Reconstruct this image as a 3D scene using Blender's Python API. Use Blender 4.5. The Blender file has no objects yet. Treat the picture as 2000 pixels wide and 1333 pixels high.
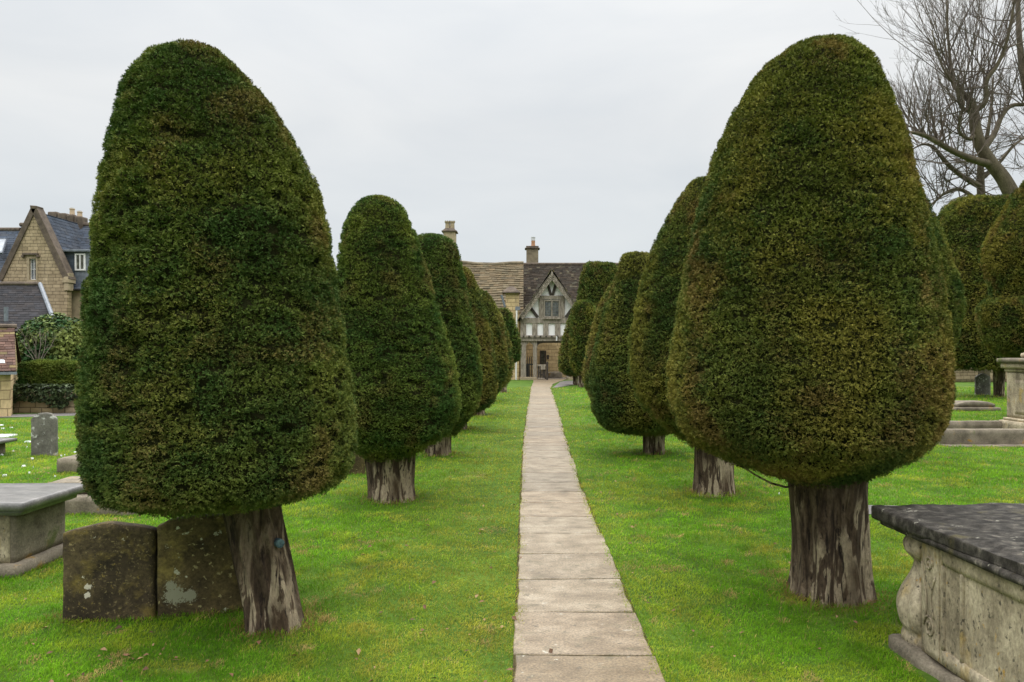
import bpy, math, random
import numpy as np
from mathutils import Vector, noise as mnoise

# ---------------------------------------------------------------- camera, sky, sun, exposure
F, CX, CY, H = 1400.0, 1026.0, 690.0, 1.65          # focal length in photo pixels, vanishing point, eye height
sc = bpy.context.scene
C = sc.collection
cam = bpy.data.cameras.new('camera'); camo = bpy.data.objects.new('camera', cam); C.objects.link(camo)
camo.location = (0, 0, H); camo.rotation_euler = (math.radians(90), 0, 0)
cam.sensor_width = 36.0; cam.lens = 36.0*F/2000.0
cam.shift_x = (1000-CX)/2000.0; cam.shift_y = (CY-666.5)/2000.0
cam.clip_start = 0.05; cam.clip_end = 2000
sc.camera = camo

SUN_EL, SUN_AZ = math.radians(54), math.radians(-14)
wd = bpy.data.worlds.new('World'); sc.world = wd; wd.use_nodes = True
nt = wd.node_tree; nt.nodes.clear()
N = lambda t: nt.nodes.new(t)
out = N('ShaderNodeOutputWorld'); bg1 = N('ShaderNodeBackground'); bg2 = N('ShaderNodeBackground'); add = N('ShaderNodeAddShader')
sky = N('ShaderNodeTexSky'); sky.sky_type = 'NISHITA'; sky.sun_disc = False
sky.sun_elevation = SUN_EL; sky.sun_rotation = SUN_AZ
nt.links.new(sky.outputs[0], bg1.inputs[0]); bg1.inputs[1].default_value = 0.012
tc = N('ShaderNodeTexCoord'); sep = N('ShaderNodeSeparateXYZ'); nt.links.new(tc.outputs['Generated'], sep.inputs[0])
# cloud layer: even near the horizon, much brighter towards the zenith as an overcast sky is
ramp = N('ShaderNodeValToRGB'); nt.links.new(sep.outputs['Z'], ramp.inputs[0])
el = ramp.color_ramp.elements
el[0].position = 0.0; el[0].color = (.63, .665, .69, 1)
el[1].position = 1.0; el[1].color = (4.1, 4.13, 4.16, 1)
for p, c in ((.16, (.67, .695, .705, 1)), (.30, (.745, .755, .75, 1)), (.44, (.85, .86, .855, 1)), (.60, (2.7, 2.72, 2.74, 1))):
    e = el.new(p); e.color = c
mp = N('ShaderNodeMapping'); mp.inputs['Scale'].default_value = (1.6, 1.6, 5.0)
nt.links.new(tc.outputs['Generated'], mp.inputs[0])
nz = N('ShaderNodeTexNoise'); nz.inputs['Scale'].default_value = 1.7; nz.inputs['Detail'].default_value = 5; nz.inputs['Roughness'].default_value = .5
nz.inputs['Distortion'].default_value = .4
nt.links.new(mp.outputs[0], nz.inputs['Vector'])
cr = N('ShaderNodeValToRGB'); nt.links.new(nz.outputs['Fac'], cr.inputs[0])
cr.color_ramp.elements[0].position = .3; cr.color_ramp.elements[0].color = (.91, .925, .94, 1)
cr.color_ramp.elements[1].position = .68; cr.color_ramp.elements[1].color = (1.06, 1.05, 1.035, 1)
mul = N('ShaderNodeMix'); mul.data_type = 'RGBA'; mul.blend_type = 'MULTIPLY'; mul.inputs[0].default_value = 1
nt.links.new(ramp.outputs[0], mul.inputs[6]); nt.links.new(cr.outputs[0], mul.inputs[7])
# added fill: sky brightened behind the viewer to light faces turned this way
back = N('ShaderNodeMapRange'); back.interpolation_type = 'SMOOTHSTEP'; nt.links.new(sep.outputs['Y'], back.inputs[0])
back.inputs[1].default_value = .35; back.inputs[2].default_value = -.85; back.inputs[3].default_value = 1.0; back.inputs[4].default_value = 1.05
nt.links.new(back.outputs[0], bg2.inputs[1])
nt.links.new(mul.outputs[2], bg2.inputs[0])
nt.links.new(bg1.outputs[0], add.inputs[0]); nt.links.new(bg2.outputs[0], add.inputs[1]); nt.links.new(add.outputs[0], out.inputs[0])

sl = bpy.data.lights.new('sun', 'SUN'); slo = bpy.data.objects.new('sun', sl); C.objects.link(slo)
sl.energy = 1.5; sl.angle = math.radians(40); sl.color = (1, .96, .9)
sd = Vector((math.cos(SUN_EL)*math.sin(SUN_AZ), math.cos(SUN_EL)*math.cos(SUN_AZ), math.sin(SUN_EL)))
slo.rotation_euler = sd.to_track_quat('Z', 'Y').to_euler(); slo.location = (0, 0, 30)
sc.view_settings.view_transform = 'Standard'; sc.view_settings.look = 'None'
sc.view_settings.exposure = 0.0; sc.view_settings.gamma = 1.0
sc.cycles.max_bounces = 5; sc.cycles.diffuse_bounces = 3; sc.cycles.glossy_bounces = 2; sc.cycles.transparent_max_bounces = 4

random.seed(7)
rng = np.random.default_rng(11)

# ---------------------------------------------------------------- helpers
def P(px, py, Y):
    return Vector(((px-CX)/F*Y, Y, H-(py-CY)/F*Y))
def G(px, py):                       # point of the ground seen at a photo pixel
    Y = F*H/(py-CY)
    return Vector(((px-CX)/F*Y, Y, 0))

def hash3(ix, iy, iz, seed):
    h = (ix.astype(np.int64)*374761393 + iy.astype(np.int64)*668265263 + iz.astype(np.int64)*2147483647 + seed*974634533) & 0xffffffff
    h = ((h ^ (h >> 13))*1274126177) & 0xffffffff
    h = h ^ (h >> 16)
    return (h & 0xffff)/65535.0
def vnoise(p, seed=0):               # smooth value noise 0..1 on (N,3)
    p = np.asarray(p, float); i = np.floor(p).astype(np.int64); f = p-i; f = f*f*(3-2*f)
    r = 0
    for dx in (0, 1):
        wx = f[:, 0] if dx else 1-f[:, 0]
        for dy in (0, 1):
            wy = f[:, 1] if dy else 1-f[:, 1]
            for dz in (0, 1):
                wz = f[:, 2] if dz else 1-f[:, 2]
                r = r + wx*wy*wz*hash3(i[:, 0]+dx, i[:, 1]+dy, i[:, 2]+dz, seed)
    return r
def fbm(p, seed=0, o=3):
    r = 0; a = 1; s = 0
    p = np.asarray(p, float)
    for k in range(o):
        r = r+a*vnoise(p*2**k+k*17.3, seed+k); s += a; a *= .5
    return r/s

ORG = {}
def tag(o, label=None, cat=None, group=None, kind=None):
    if label: o['label'] = label
    if cat: o['category'] = cat
    if group: o['group'] = group
    if kind: o['kind'] = kind
    return o
def thing(name, label, cat, loc=(0, 0, 0), group=None):
    o = bpy.data.objects.new(name, None); C.objects.link(o); o.location = loc; o.empty_display_size = .2
    ORG[o.name] = Vector(loc)
    return tag(o, label, cat, group)

def mesh_np(name, verts, faces_flat, sizes, mats, parent=None, origin=None, col=None, midx=None, smooth=False):
    verts = np.asarray(verts, np.float64); faces_flat = np.asarray(faces_flat, np.int32); sizes = np.asarray(sizes, np.int32)
    org = ORG[parent.name] if parent else Vector(origin or (0, 0, 0))
    me = bpy.data.meshes.new(name)
    me.vertices.add(len(verts)); me.vertices.foreach_set('co', (verts-np.array(org)).astype(np.float32).ravel())
    me.loops.add(len(faces_flat)); me.loops.foreach_set('vertex_index', faces_flat)
    me.polygons.add(len(sizes)); st = np.concatenate(([0], np.cumsum(sizes)[:-1])).astype(np.int32)
    me.polygons.foreach_set('loop_start', st)
    if midx is not None: me.polygons.foreach_set('material_index', np.asarray(midx, np.int32))
    me.polygons.foreach_set('use_smooth', np.full(len(sizes), bool(smooth)))
    for m in (mats if isinstance(mats, (list, tuple)) else [mats]): me.materials.append(m)
    if col is not None:
        a = me.attributes.new('col', 'FLOAT_COLOR', 'FACE')
        c4 = np.ones((len(sizes), 4), np.float32); c4[:, :3] = col
        a.data.foreach_set('color', c4.ravel())
    me.update(calc_edges=True)
    if not smooth or True: me.validate()
    o = bpy.data.objects.new(name, me); C.objects.link(o)
    if parent: o.parent = parent; ORG[o.name] = org.copy()
    else: o.location = org; ORG[o.name] = org.copy()
    return o

class MB:                            # collects boxes, prisms, tubes in world space -> ONE mesh
    def __init__(s): s.v = []; s.f = []; s.c = []
    def quad(s, pts, c=None):
        n = len(s.v); s.v += [tuple(p) for p in pts]; s.f.append(tuple(range(n, n+len(pts)))); s.c.append(c or (1, 1, 1))
    def hexa(s, b, c=None):          # 8 points: bottom 4 ccw, top 4 ccw
        n = len(s.v); s.v += [tuple(p) for p in b]
        for f in ((3, 2, 1, 0), (4, 5, 6, 7), (0, 1, 5, 4), (1, 2, 6, 5), (2, 3, 7, 6), (3, 0, 4, 7)):
            s.f.append(tuple(n+i for i in f)); s.c.append(c or (1, 1, 1))
    def box(s, x0, x1, y0, y1, z0, z1, c=None):
        s.hexa([(x0, y0, z0), (x1, y0, z0), (x1, y1, z0), (x0, y1, z0), (x0, y0, z1), (x1, y0, z1), (x1, y1, z1), (x0, y1, z1)], c)
    def prism(s, poly, y0, y1, c=None):   # polygon of (x,z), ccw seen from -Y, extruded along Y
        n = len(s.v); k = len(poly)
        s.v += [(x, y0, z) for x, z in poly]+[(x, y1, z) for x, z in poly]
        s.f.append(tuple(range(n, n+k))); s.f.append(tuple(range(n+2*k-1, n+k-1, -1))); s.c += [c or (1, 1, 1)]*2
        for i in range(k):
            j = (i+1) % k
            s.f.append((n+i, n+k+i, n+k+j, n+j)); s.c.append(c or (1, 1, 1))
    def bar(s, a, b, w, d, c=None):  # bar in the XZ plane between two points, width w (in plane), depth d along +Y
        a = Vector(a); b = Vector(b); t = (b-a).normalized(); nrm = Vector((-t.z, 0, t.x))*(w/2)
        s.prism([((a-nrm).x, (a-nrm).z), ((b-nrm).x, (b-nrm).z), ((b+nrm).x, (b+nrm).z), ((a+nrm).x, (a+nrm).z)], a.y, a.y+d, c)
    def tube(s, pts, rad, sides=6, c=None, cap=True):
        pts = [Vector(p) for p in pts]; n0 = len(s.v); k = len(pts)
        for i, p in enumerate(pts):
            t = (pts[min(i+1, k-1)]-pts[max(i-1, 0)]).normalized()
            u = t.cross(Vector((0, 1, .13))); u = u.normalized() if u.length > 1e-4 else Vector((1, 0, 0)); w = t.cross(u)
            r = rad[i] if isinstance(rad, (list, tuple)) else rad
            for q in range(sides):
                a = 2*math.pi*q/sides
                s.v.append(tuple(p+u*(math.cos(a)*r)+w*(math.sin(a)*r)))
        for i in range(k-1):
            for q in range(sides):
                a = n0+i*sides+q; b = n0+i*sides+(q+1) % sides
                s.f.append((a, b, b+sides, a+sides)); s.c.append(c or (1, 1, 1))
        if cap:
            s.f.append(tuple(n0+(k-1)*sides+q for q in range(sides))); s.c.append(c or (1, 1, 1))
            s.f.append(tuple(n0+sides-1-q for q in range(sides))); s.c.append(c or (1, 1, 1))
    def gable_end(s, x0, x1, ya, yb, yr, z0, zr):      # triangle of wall under a roof end, thickness along X
        n = len(s.v); s.v += [(x, y, z) for x in (x0, x1) for y, z in ((ya, z0), (yb, z0), (yr, zr))]
        for f in ((0, 2, 1), (3, 4, 5), (0, 1, 4, 3), (1, 2, 5, 4), (2, 0, 3, 5)): s.f.append(tuple(n+i for i in f)); s.c.append((1, 1, 1))
    def lathe(s, x, y, prof, sides=16, c=None):      # prof: (z, r) bottom to top
        n0 = len(s.v)
        for z, r in prof:
            for q in range(sides):
                a = 2*math.pi*q/sides; s.v.append((x+r*math.cos(a), y+r*math.sin(a), z))
        for i in range(len(prof)-1):
            for q in range(sides):
                a = n0+i*sides+q; b = n0+i*sides+(q+1) % sides
                s.f.append((a, b, b+sides, a+sides)); s.c.append(c or (1, 1, 1))
        s.f.append(tuple(n0+(len(prof)-1)*sides+q for q in range(sides))); s.c.append(c or (1, 1, 1))
        s.f.append(tuple(n0+sides-1-q for q in range(sides))); s.c.append(c or (1, 1, 1))
    def each(s, name, mat, parent=None, **kw):      # one object for every loose piece
        par = list(range(len(s.v)))
        def find(i):
            while par[i] != i: par[i] = par[par[i]]; i = par[i]
            return i
        for f in s.f:
            for i in f[1:]: par[find(i)] = find(f[0])
        grp = {}
        for f, c in zip(s.f, s.c): grp.setdefault(find(f[0]), []).append((f, c))
        for fs in grp.values():
            m = MB(); ix = {}
            for f, c in fs:
                for i in f:
                    if i not in ix: ix[i] = len(m.v); m.v.append(s.v[i])
                m.f.append(tuple(ix[i] for i in f)); m.c.append(c)
            m.build(name, mat, parent, **kw)
    def build(s, name, mat, parent=None, origin=None, bevel=0, smooth=False, col=False):
        o = mesh_np(name, s.v, [i for f in s.f for i in f], [len(f) for f in s.f], mat, parent, origin,
                    col=np.array(s.c) if col else None, smooth=smooth)
        if bevel:
            m = o.modifiers.new('bevel', 'BEVEL'); m.width = bevel; m.segments = 2; m.limit_method = 'ANGLE'
        return o

# ---------------------------------------------------------------- materials
def new_mat(name):
    m = bpy.data.materials.new(name); m.use_nodes = True
    t = m.node_tree; b = t.nodes['Principled BSDF']
    return m, t, b
def node(t, typ, **kw):
    n = t.nodes.new(typ)
    for k, v in kw.items(): n.inputs[k].default_value = v
    return n
def coords(t, scale=(1, 1, 1)):
    tc = t.nodes.new('ShaderNodeTexCoord'); mp = t.nodes.new('ShaderNodeMapping')
    mp.inputs['Scale'].default_value = scale; t.links.new(tc.outputs['Object'], mp.inputs[0]); return mp.outputs[0]
def ramp_of(t, fac, stops):
    r = t.nodes.new('ShaderNodeValToRGB'); t.links.new(fac, r.inputs[0])
    e = r.color_ramp.elements
    e[0].position, e[0].color = stops[0][0], (*stops[0][1], 1)
    e[1].position, e[1].color = stops[-1][0], (*stops[-1][1], 1)
    for p, c in stops[1:-1]:
        q = e.new(p); q.color = (*c, 1)
    return r.outputs[0]
def nz_of(t, vec, scale, detail=6, rough=.6, dist=0):
    n = node(t, 'ShaderNodeTexNoise', Scale=scale, Detail=detail, Roughness=rough, Distortion=dist)
    t.links.new(vec, n.inputs['Vector']); return n.outputs['Fac']
def mix(t, fac, a, b, mode='MIX'):
    m = t.nodes.new('ShaderNodeMix'); m.data_type = 'RGBA'; m.blend_type = mode
    for v, i in ((fac, 0), (a, 6), (b, 7)):
        if hasattr(v, 'links'): t.links.new(v, m.inputs[i])
        else: m.inputs[i].default_value = v if i == 0 else (*v, 1)
    return m.outputs[2]
def bump(t, b, h, dist, strength=1):
    n = node(t, 'ShaderNodeBump', Strength=strength, Distance=dist); t.links.new(h, n.inputs['Height']); t.links.new(n.outputs[0], b.inputs['Normal'])
def noise_mat(name, stops, scale=5, stretch=(1, 1, 1), rough=.85, bd=.01, detail=8, spots=None, fine=None, spec=.3, attr=False, fs=14):
    """stops over a large noise; spots = list of (scale, threshold lo, hi, colour); fine = fine grain amount"""
    m, t, b = new_mat(name); v = coords(t, stretch)
    f = nz_of(t, v, scale, detail, .65); c = ramp_of(t, f, stops)
    if attr:
        a = t.nodes.new('ShaderNodeAttribute'); a.attribute_name = 'col'; c = mix(t, 1.0, c, a.outputs['Color'], 'MULTIPLY')
    for (s, lo, hi, colr) in (spots or []):
        g = nz_of(t, v, s, 5, .6, .3); k = ramp_of(t, g, [(lo, (0, 0, 0)), (hi, (1, 1, 1))])
        rb = t.nodes.new('ShaderNodeRGBToBW'); t.links.new(k, rb.inputs[0]); c = mix(t, rb.outputs[0], c, colr)
    g2 = nz_of(t, v, scale*fs, 4, .7)
    if fine:
        k = ramp_of(t, g2, [(.3, (1-fine,)*3), (.7, (1+fine,)*3)]); c = mix(t, 1.0, c, k, 'MULTIPLY')
    t.links.new(c, b.inputs['Base Color'])
    b.inputs['Roughness'].default_value = rough; b.inputs['Specular IOR Level'].default_value = spec
    if bd:
        ad = t.nodes.new('ShaderNodeMath'); ad.operation = 'MULTIPLY_ADD'; t.links.new(g2, ad.inputs[0]); ad.inputs[1].default_value = .5; t.links.new(f, ad.inputs[2])
        bump(t, b, ad.outputs[0], bd)
    return m
def attr_mat(name, rough=.6, spec=.25, trans=0.0):
    m, t, b = new_mat(name); a = t.nodes.new('ShaderNodeAttribute'); a.attribute_name = 'col'
    t.links.new(a.outputs['Color'], b.inputs['Base Color']); b.inputs['Roughness'].default_value = rough; b.inputs['Specular IOR Level'].default_value = spec
    if trans:
        tr = t.nodes.new('ShaderNodeBsdfTranslucent'); t.links.new(a.outputs['Color'], tr.inputs[0])
        mx = node(t, 'ShaderNodeMixShader', Fac=trans); t.links.new(b.outputs[0], mx.inputs[1]); t.links.new(tr.outputs[0], mx.inputs[2])
        t.links.new(mx.outputs[0], t.nodes['Material Output'].inputs[0])
    return m
def block_mat(name, c1, c2, mortar, bw=.5, bh=.22, stain=(.12, .10, .07), msize=.012):
    m, t, b = new_mat(name)
    tc = t.nodes.new('ShaderNodeTexCoord'); sp = t.nodes.new('ShaderNodeSeparateXYZ'); t.links.new(tc.outputs['Object'], sp.inputs[0])
    ad = t.nodes.new('ShaderNodeMath'); t.links.new(sp.outputs[0], ad.inputs[0]); t.links.new(sp.outputs[1], ad.inputs[1])
    cb = t.nodes.new('ShaderNodeCombineXYZ'); t.links.new(ad.outputs[0], cb.inputs[0]); t.links.new(sp.outputs[2], cb.inputs[1])
    wob = node(t, 'ShaderNodeTexNoise', Scale=1.3, Detail=2); t.links.new(tc.outputs['Object'], wob.inputs['Vector'])
    va = t.nodes.new('ShaderNodeVectorMath'); va.operation = 'MULTIPLY_ADD'; t.links.new(wob.outputs['Color'], va.inputs[0]); va.inputs[1].default_value = (.12, .06, 0); t.links.new(cb.outputs[0], va.inputs[2])
    br = t.nodes.new('ShaderNodeTexBrick'); t.links.new(va.outputs[0], br.inputs['Vector'])
    br.inputs['Scale'].default_value = 1; br.inputs['Brick Width'].default_value = bw; br.inputs['Row Height'].default_value = bh
    br.inputs['Mortar Size'].default_value = msize; br.inputs['Mortar Smooth'].default_value = .3; br.inputs['Bias'].default_value = 0
    br.inputs['Color1'].default_value = (*c1, 1); br.inputs['Color2'].default_value = (*c2, 1); br.inputs['Mortar'].default_value = (*mortar, 1)
    br.offset = .43; br.squash = .75; br.squash_frequency = 3
    v = coords(t); f = nz_of(t, v, 2.2, 8, .65); k = ramp_of(t, f, [(.3, (.65, .62, .58)), (.65, (1.12, 1.1, 1.08))])
    c = mix(t, 1.0, br.outputs['Color'], k, 'MULTIPLY')
    f2 = nz_of(t, coords(t, (1, 1, .35)), 1.1, 6, .7); rb = ramp_of(t, f2, [(.55, (0, 0, 0)), (.75, (.7, .7, .7))]); bw_ = t.nodes.new('ShaderNodeRGBToBW'); t.links.new(rb, bw_.inputs[0])
    c = mix(t, bw_.outputs[0], c, stain)
    t.links.new(c, b.inputs['Base Color']); b.inputs['Roughness'].default_value = .9; b.inputs['Specular IOR Level'].default_value = .2
    ma = t.nodes.new('ShaderNodeMath'); ma.operation = 'MULTIPLY_ADD'; t.links.new(br.outputs['Fac'], ma.inputs[0]); ma.inputs[1].default_value = -1; t.links.new(f, ma.inputs[2])
    bump(t, b, ma.outputs[0], .025)
    return m

M = {}
M['foliage'] = attr_mat('yew_foliage', .75, .06)
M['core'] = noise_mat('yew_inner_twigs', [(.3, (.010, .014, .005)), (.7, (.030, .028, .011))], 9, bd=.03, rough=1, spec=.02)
M['grass'] = attr_mat('grass_blades', .7, .08, .35)
M['leaf'] = attr_mat('broad_leaves', .55, .12)
def bark_mat():
    m, t, b = new_mat('yew_bark')
    v = coords(t, (1, 1, .19)); v2 = coords(t, (1, 1, .45))
    f1 = nz_of(t, v, 13, 4, .55, 1.2); f2 = nz_of(t, v, 26, 6, .65, .5); f3 = nz_of(t, v2, 2.3, 3, .5); g = nz_of(t, coords(t, (1, 1, .5)), 60, 4, .7)
    c = ramp_of(t, f1, [(.30, (.032, .021, .014)), (.44, (.082, .056, .036)), (.54, (.145, .104, .068)), (.70, (.21, .16, .11))])
    def msk(f, lo, hi):
        r = ramp_of(t, f, [(lo, (0, 0, 0)), (hi, (1, 1, 1))]); w = t.nodes.new('ShaderNodeRGBToBW'); t.links.new(r, w.inputs[0]); return w.outputs[0]
    def inv(f, lo, hi):
        r = ramp_of(t, f, [(lo, (1, 1, 1)), (hi, (0, 0, 0))]); w = t.nodes.new('ShaderNodeRGBToBW'); t.links.new(r, w.inputs[0]); return w.outputs[0]
    def mulv(a_, b_):
        q = t.nodes.new('ShaderNodeMath'); q.operation = 'MULTIPLY'; t.links.new(a_, q.inputs[0]); t.links.new(b_, q.inputs[1]); return q.outputs[0]
    c = mix(t, mulv(msk(f1, .49, .515), msk(f3, .47, .52)), c, (.38, .305, .205))          # pale dry flakes
    c = mix(t, msk(f3, .60, .68), c, (.09, .060, .034))                                    # red inner bark
    c = mix(t, inv(f2, .37, .43), c, (.026, .018, .014))                                    # fissures
    k = ramp_of(t, g, [(.3, (.65, .65, .65)), (.7, (1.3, 1.3, 1.3))]); c = mix(t, 1.0, c, k, 'MULTIPLY')
    t.links.new(c, b.inputs['Base Color']); b.inputs['Roughness'].default_value = .85; b.inputs['Specular IOR Level'].default_value = .2
    ad = t.nodes.new('ShaderNodeMath'); ad.operation = 'ADD'; t.links.new(f1, ad.inputs[0]); t.links.new(f2, ad.inputs[1]); bump(t, b, ad.outputs[0], .05)
    return m
M['yew_bark'] = bark_mat()
M['twig'] = noise_mat('bare_bark', [(.3, (.055, .043, .029)), (.7, (.15, .122, .078))], 3, (1, 1, .4), .9, .06, fine=.4)
M['twig_far'] = noise_mat('bare_twigs', [(.3, (.085, .065, .055)), (.7, (.15, .118, .095))], 2, (1, 1, 1), .9, 0)
M['lawn'] = noise_mat('turf', [(.25, (.030, .060, .010)), (.5, (.060, .115, .014)), (.75, (.10, .165, .022))], 1.3, (1, 1, 1), .95, .02, spots=[(.7, .60, .72, (.16, .16, .045))], fine=.35, spec=.1)
M['slab'] = noise_mat('paving_stone', [(.30, (.12, .088, .052)), (.46, (.215, .165, .105)), (.58, (.275, .218, .146)), (.72, (.33, .275, .20))], 3.4, (1, 1.5, 1), .40, .004, spots=[(5.5, .56, .68, (.13, .105, .06)), (22, .62, .68, (.10, .082, .052)), (13, .66, .69, (.36, .33, .26))], fine=.6, spec=.4, attr=True, fs=22)
M['joint'] = noise_mat('mossy_joint', [(.3, (.035, .028, .016)), (.55, (.06, .048, .025)), (.66, (.085, .105, .025))], 9, bd=.005, rough=1, spec=.05)
M['tarmac'] = noise_mat('wet_tarmac', [(.3, (.09, .082, .08)), (.7, (.17, .155, .145))], 3, bd=.003, rough=.6, fine=.3)
# gravestones
lich = [(5.5, .54, .66, (.15, .11, .03)), (32, .63, .67, (.17, .125, .036)), (11, .69, .70, (.40, .37, .27)), (60, .60, .66, (.19, .15, .07))]
M['dark_stone'] = noise_mat('mossy_headstone', [(.34, (.017, .0125, .007)), (.5, (.050, .036, .018)), (.68, (.125, .092, .043))], 4, bd=.012, spots=lich, fine=.4)
M['olive_stone'] = noise_mat('olive_headstone', [(.34, (.026, .019, .009)), (.5, (.085, .063, .025)), (.68, (.18, .137, .055))], 3.2, bd=.012, spots=[(4.5, .54, .66, (.20, .155, .045)), (30, .62, .65, (.30, .26, .12)), (11, .655, .67, (.40, .40, .28))], fine=.45)
M['grey_stone'] = noise_mat('grey_headstone', [(.3, (.06, .055, .045)), (.7, (.20, .19, .16))], 4, bd=.01, spots=[(9, .60, .64, (.42, .42, .38))], fine=.3)
M['tomb_stone'] = noise_mat('pale_tomb_limestone', [(.30, (.13, .105, .07)), (.46, (.29, .24, .162)), (.58, (.42, .355, .245)), (.72, (.54, .46, .325))], 4.2, (1, 1, .6), .85, .010, spots=[(6, .58, .70, (.36, .26, .10)), (2.4, .58, .70, (.12, .10, .06)), (26, .655, .69, (.40, .25, .07)), (40, .60, .66, (.10, .085, .06))], fine=.35)
M['lid'] = noise_mat('wet_black_ledger', [(.34, (.016, .013, .010)), (.48, (.042, .037, .030)), (.58, (.085, .076, .062)), (.7, (.20, .175, .135))], 14, (1, 1.4, 1), .6, .014, spots=[(11, .655, .675, (.42, .40, .32)), (4.5, .60, .70, (.10, .085, .04))], fine=.5, spec=.2)
M['lid_grey'] = noise_mat('wet_grey_ledger', [(.3, (.06, .058, .055)), (.7, (.19, .18, .165))], 5, (1, 2, 1), .3, .006, spots=[(6, .68, .73, (.36, .35, .30))], fine=.3, spec=.5)
M['kerb_stone'] = noise_mat('lichened_kerb', [(.3, (.085, .07, .05)), (.7, (.26, .22, .16))], 4, bd=.01, spots=[(4, .62, .70, (.32, .18, .03)), (3, .64, .7, (.10, .11, .04))], fine=.35)
# buildings
M['gold_wall'] = block_mat('golden_limestone', (.62, .48, .27), (.50, .385, .21), (.30, .22, .12), .5, .24)
M['house_wall'] = block_mat('cotswold_stone', (.45, .36, .235), (.32, .255, .165), (.18, .145, .095), .42, .19)
M['ashlar'] = noise_mat('dressed_stone', [(.3, (.24, .19, .12)), (.7, (.42, .34, .22))], 2.5, bd=.01, fine=.15, spots=[(1.6, .62, .74, (.14, .12, .08))])
M['old_stone'] = noise_mat('sooty_stone', [(.3, (.10, .082, .055)), (.7, (.25, .205, .135))], 2.5, bd=.01, fine=.2, spots=[(1.6, .58, .7, (.07, .06, .045))])
M['coping'] = noise_mat('dark_coping', [(.3, (.055, .042, .032)), (.7, (.15, .115, .085))], 3, bd=.01, fine=.3, spots=[(3, .65, .75, (.16, .15, .05))])
M['stone_slates'] = noise_mat('stone_slates', [(.3, (.72, .72, .72)), (.7, (1.15, 1.15, 1.15))], 3, bd=.01, attr=True, fine=.25)
M['slates'] = noise_mat('slates', [(.3, (.7, .7, .7)), (.7, (1.2, 1.2, 1.2))], 3, rough=.85, spec=.06, bd=.006, attr=True, fine=.2)
M['timber'] = noise_mat('weathered_oak', [(.3, (.12, .10, .078)), (.5, (.265, .228, .178)), (.72, (.44, .39, .32))], 6, (2.4, 1, .5), .85, .01, fine=.3)
M['dark_timber'] = noise_mat('dark_oak', [(.3, (.025, .02, .016)), (.7, (.09, .075, .06))], 6, (2, 1, .5), .8, .006)
M['plaster'] = noise_mat('lime_plaster', [(.3, (.80, .785, .755)), (.7, (.89, .88, .86))], 3, bd=.004, fine=.06)
M['glass'] = noise_mat('leaded_glass', [(.35, (.03, .032, .026)), (.65, (.16, .16, .12))], 5, rough=.12, bd=.01, spec=.6)
M['pale_glass'] = noise_mat('sky_glass', [(.35, (.10, .12, .14)), (.65, (.26, .29, .32))], 3, rough=.1, bd=0, spec=.7)
M['lead'] = noise_mat('lead_grey', [(.3, (.10, .115, .13)), (.7, (.2, .22, .25))], 5, rough=.5, bd=.002)
M['white_paint'] = noise_mat('white_paint', [(.3, (.62, .61, .58)), (.7, (.78, .77, .75))], 5, rough=.5, bd=0)
M['iron'] = noise_mat('black_iron', [(.3, (.012, .012, .012)), (.7, (.035, .033, .03))], 9, rough=.5, bd=0)
M['terracotta'] = noise_mat('terracotta', [(.3, (.30, .15, .08)), (.7, (.45, .25, .14))], 6, bd=.004)
M['cream'] = noise_mat('buff_clay', [(.3, (.40, .30, .20)), (.7, (.55, .43, .30))], 6, bd=.004)
M['steel'] = noise_mat('cowl_steel', [(.3, (.45, .45, .46)), (.7, (.62, .62, .63))], 6, rough=.35, bd=0)
M['snow'] = noise_mat('old_snow', [(.3, (.68, .70, .72)), (.7, (.86, .87, .88))], 9, rough=.7, bd=.01)
M['litter'] = attr_mat('dead_leaves', .7, .2)
M['tag'] = noise_mat('tag_metal', [(.4, (.03, .055, .07)), (.6, (.10, .17, .19))], 30, rough=.4, bd=0)

# ---------------------------------------------------------------- ground, path
PATH_Y = np.array([0, 9, 14, 21, 28, 33, 38, 41, 44, 46.0])
PATH_L = np.array([-.055, -.055, -.03, .06, .19, .24, .38, .47, .50, .55])
PATH_R = np.array([.69, .69, .78, .96, 1.08, 1.17, 1.45, 1.9, 2.4, 2.9])
pl = lambda y: np.interp(y, PATH_Y, PATH_L)
pr = lambda y: np.interp(y, PATH_Y, PATH_R)
def gz(x, y):                        # gentle unevenness of the lawn, nothing beside the path
    p = np.stack([x*.9, y*.9, x*0], 1)
    dp = np.maximum(pl(y)-x, x-pr(y)); w = np.clip((dp-.05)/.5, 0, 1)*np.clip((40-np.abs(y))/10, 0, 1)
    return w*(fbm(p, 3, 2)-.5)*.05

def grid_ground():
    xs = np.concatenate([[-600, -200, -80, -40, -25], np.arange(-18, 18.01, .3), [25, 40, 80, 200, 600]])
    ys = np.concatenate([[-200, -60, -20, -5], np.arange(0, 40.01, .3), [46, 60, 90, 150, 300, 900]])
    X, Y = np.meshgrid(xs, ys); v = np.stack([X.ravel(), Y.ravel(), gz(X.ravel(), Y.ravel())+.002], 1)
    nx, ny = len(xs), len(ys); i = np.arange(nx-1)[None, :]+nx*np.arange(ny-1)[:, None]
    f = np.stack([i, i+1, i+nx+1, i+nx], -1).reshape(-1, 4)
    o = mesh_np('lawn', v, f.ravel(), np.full(len(f), 4), M['lawn'], smooth=True); tag(o, kind='structure')
grid_ground()

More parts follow.
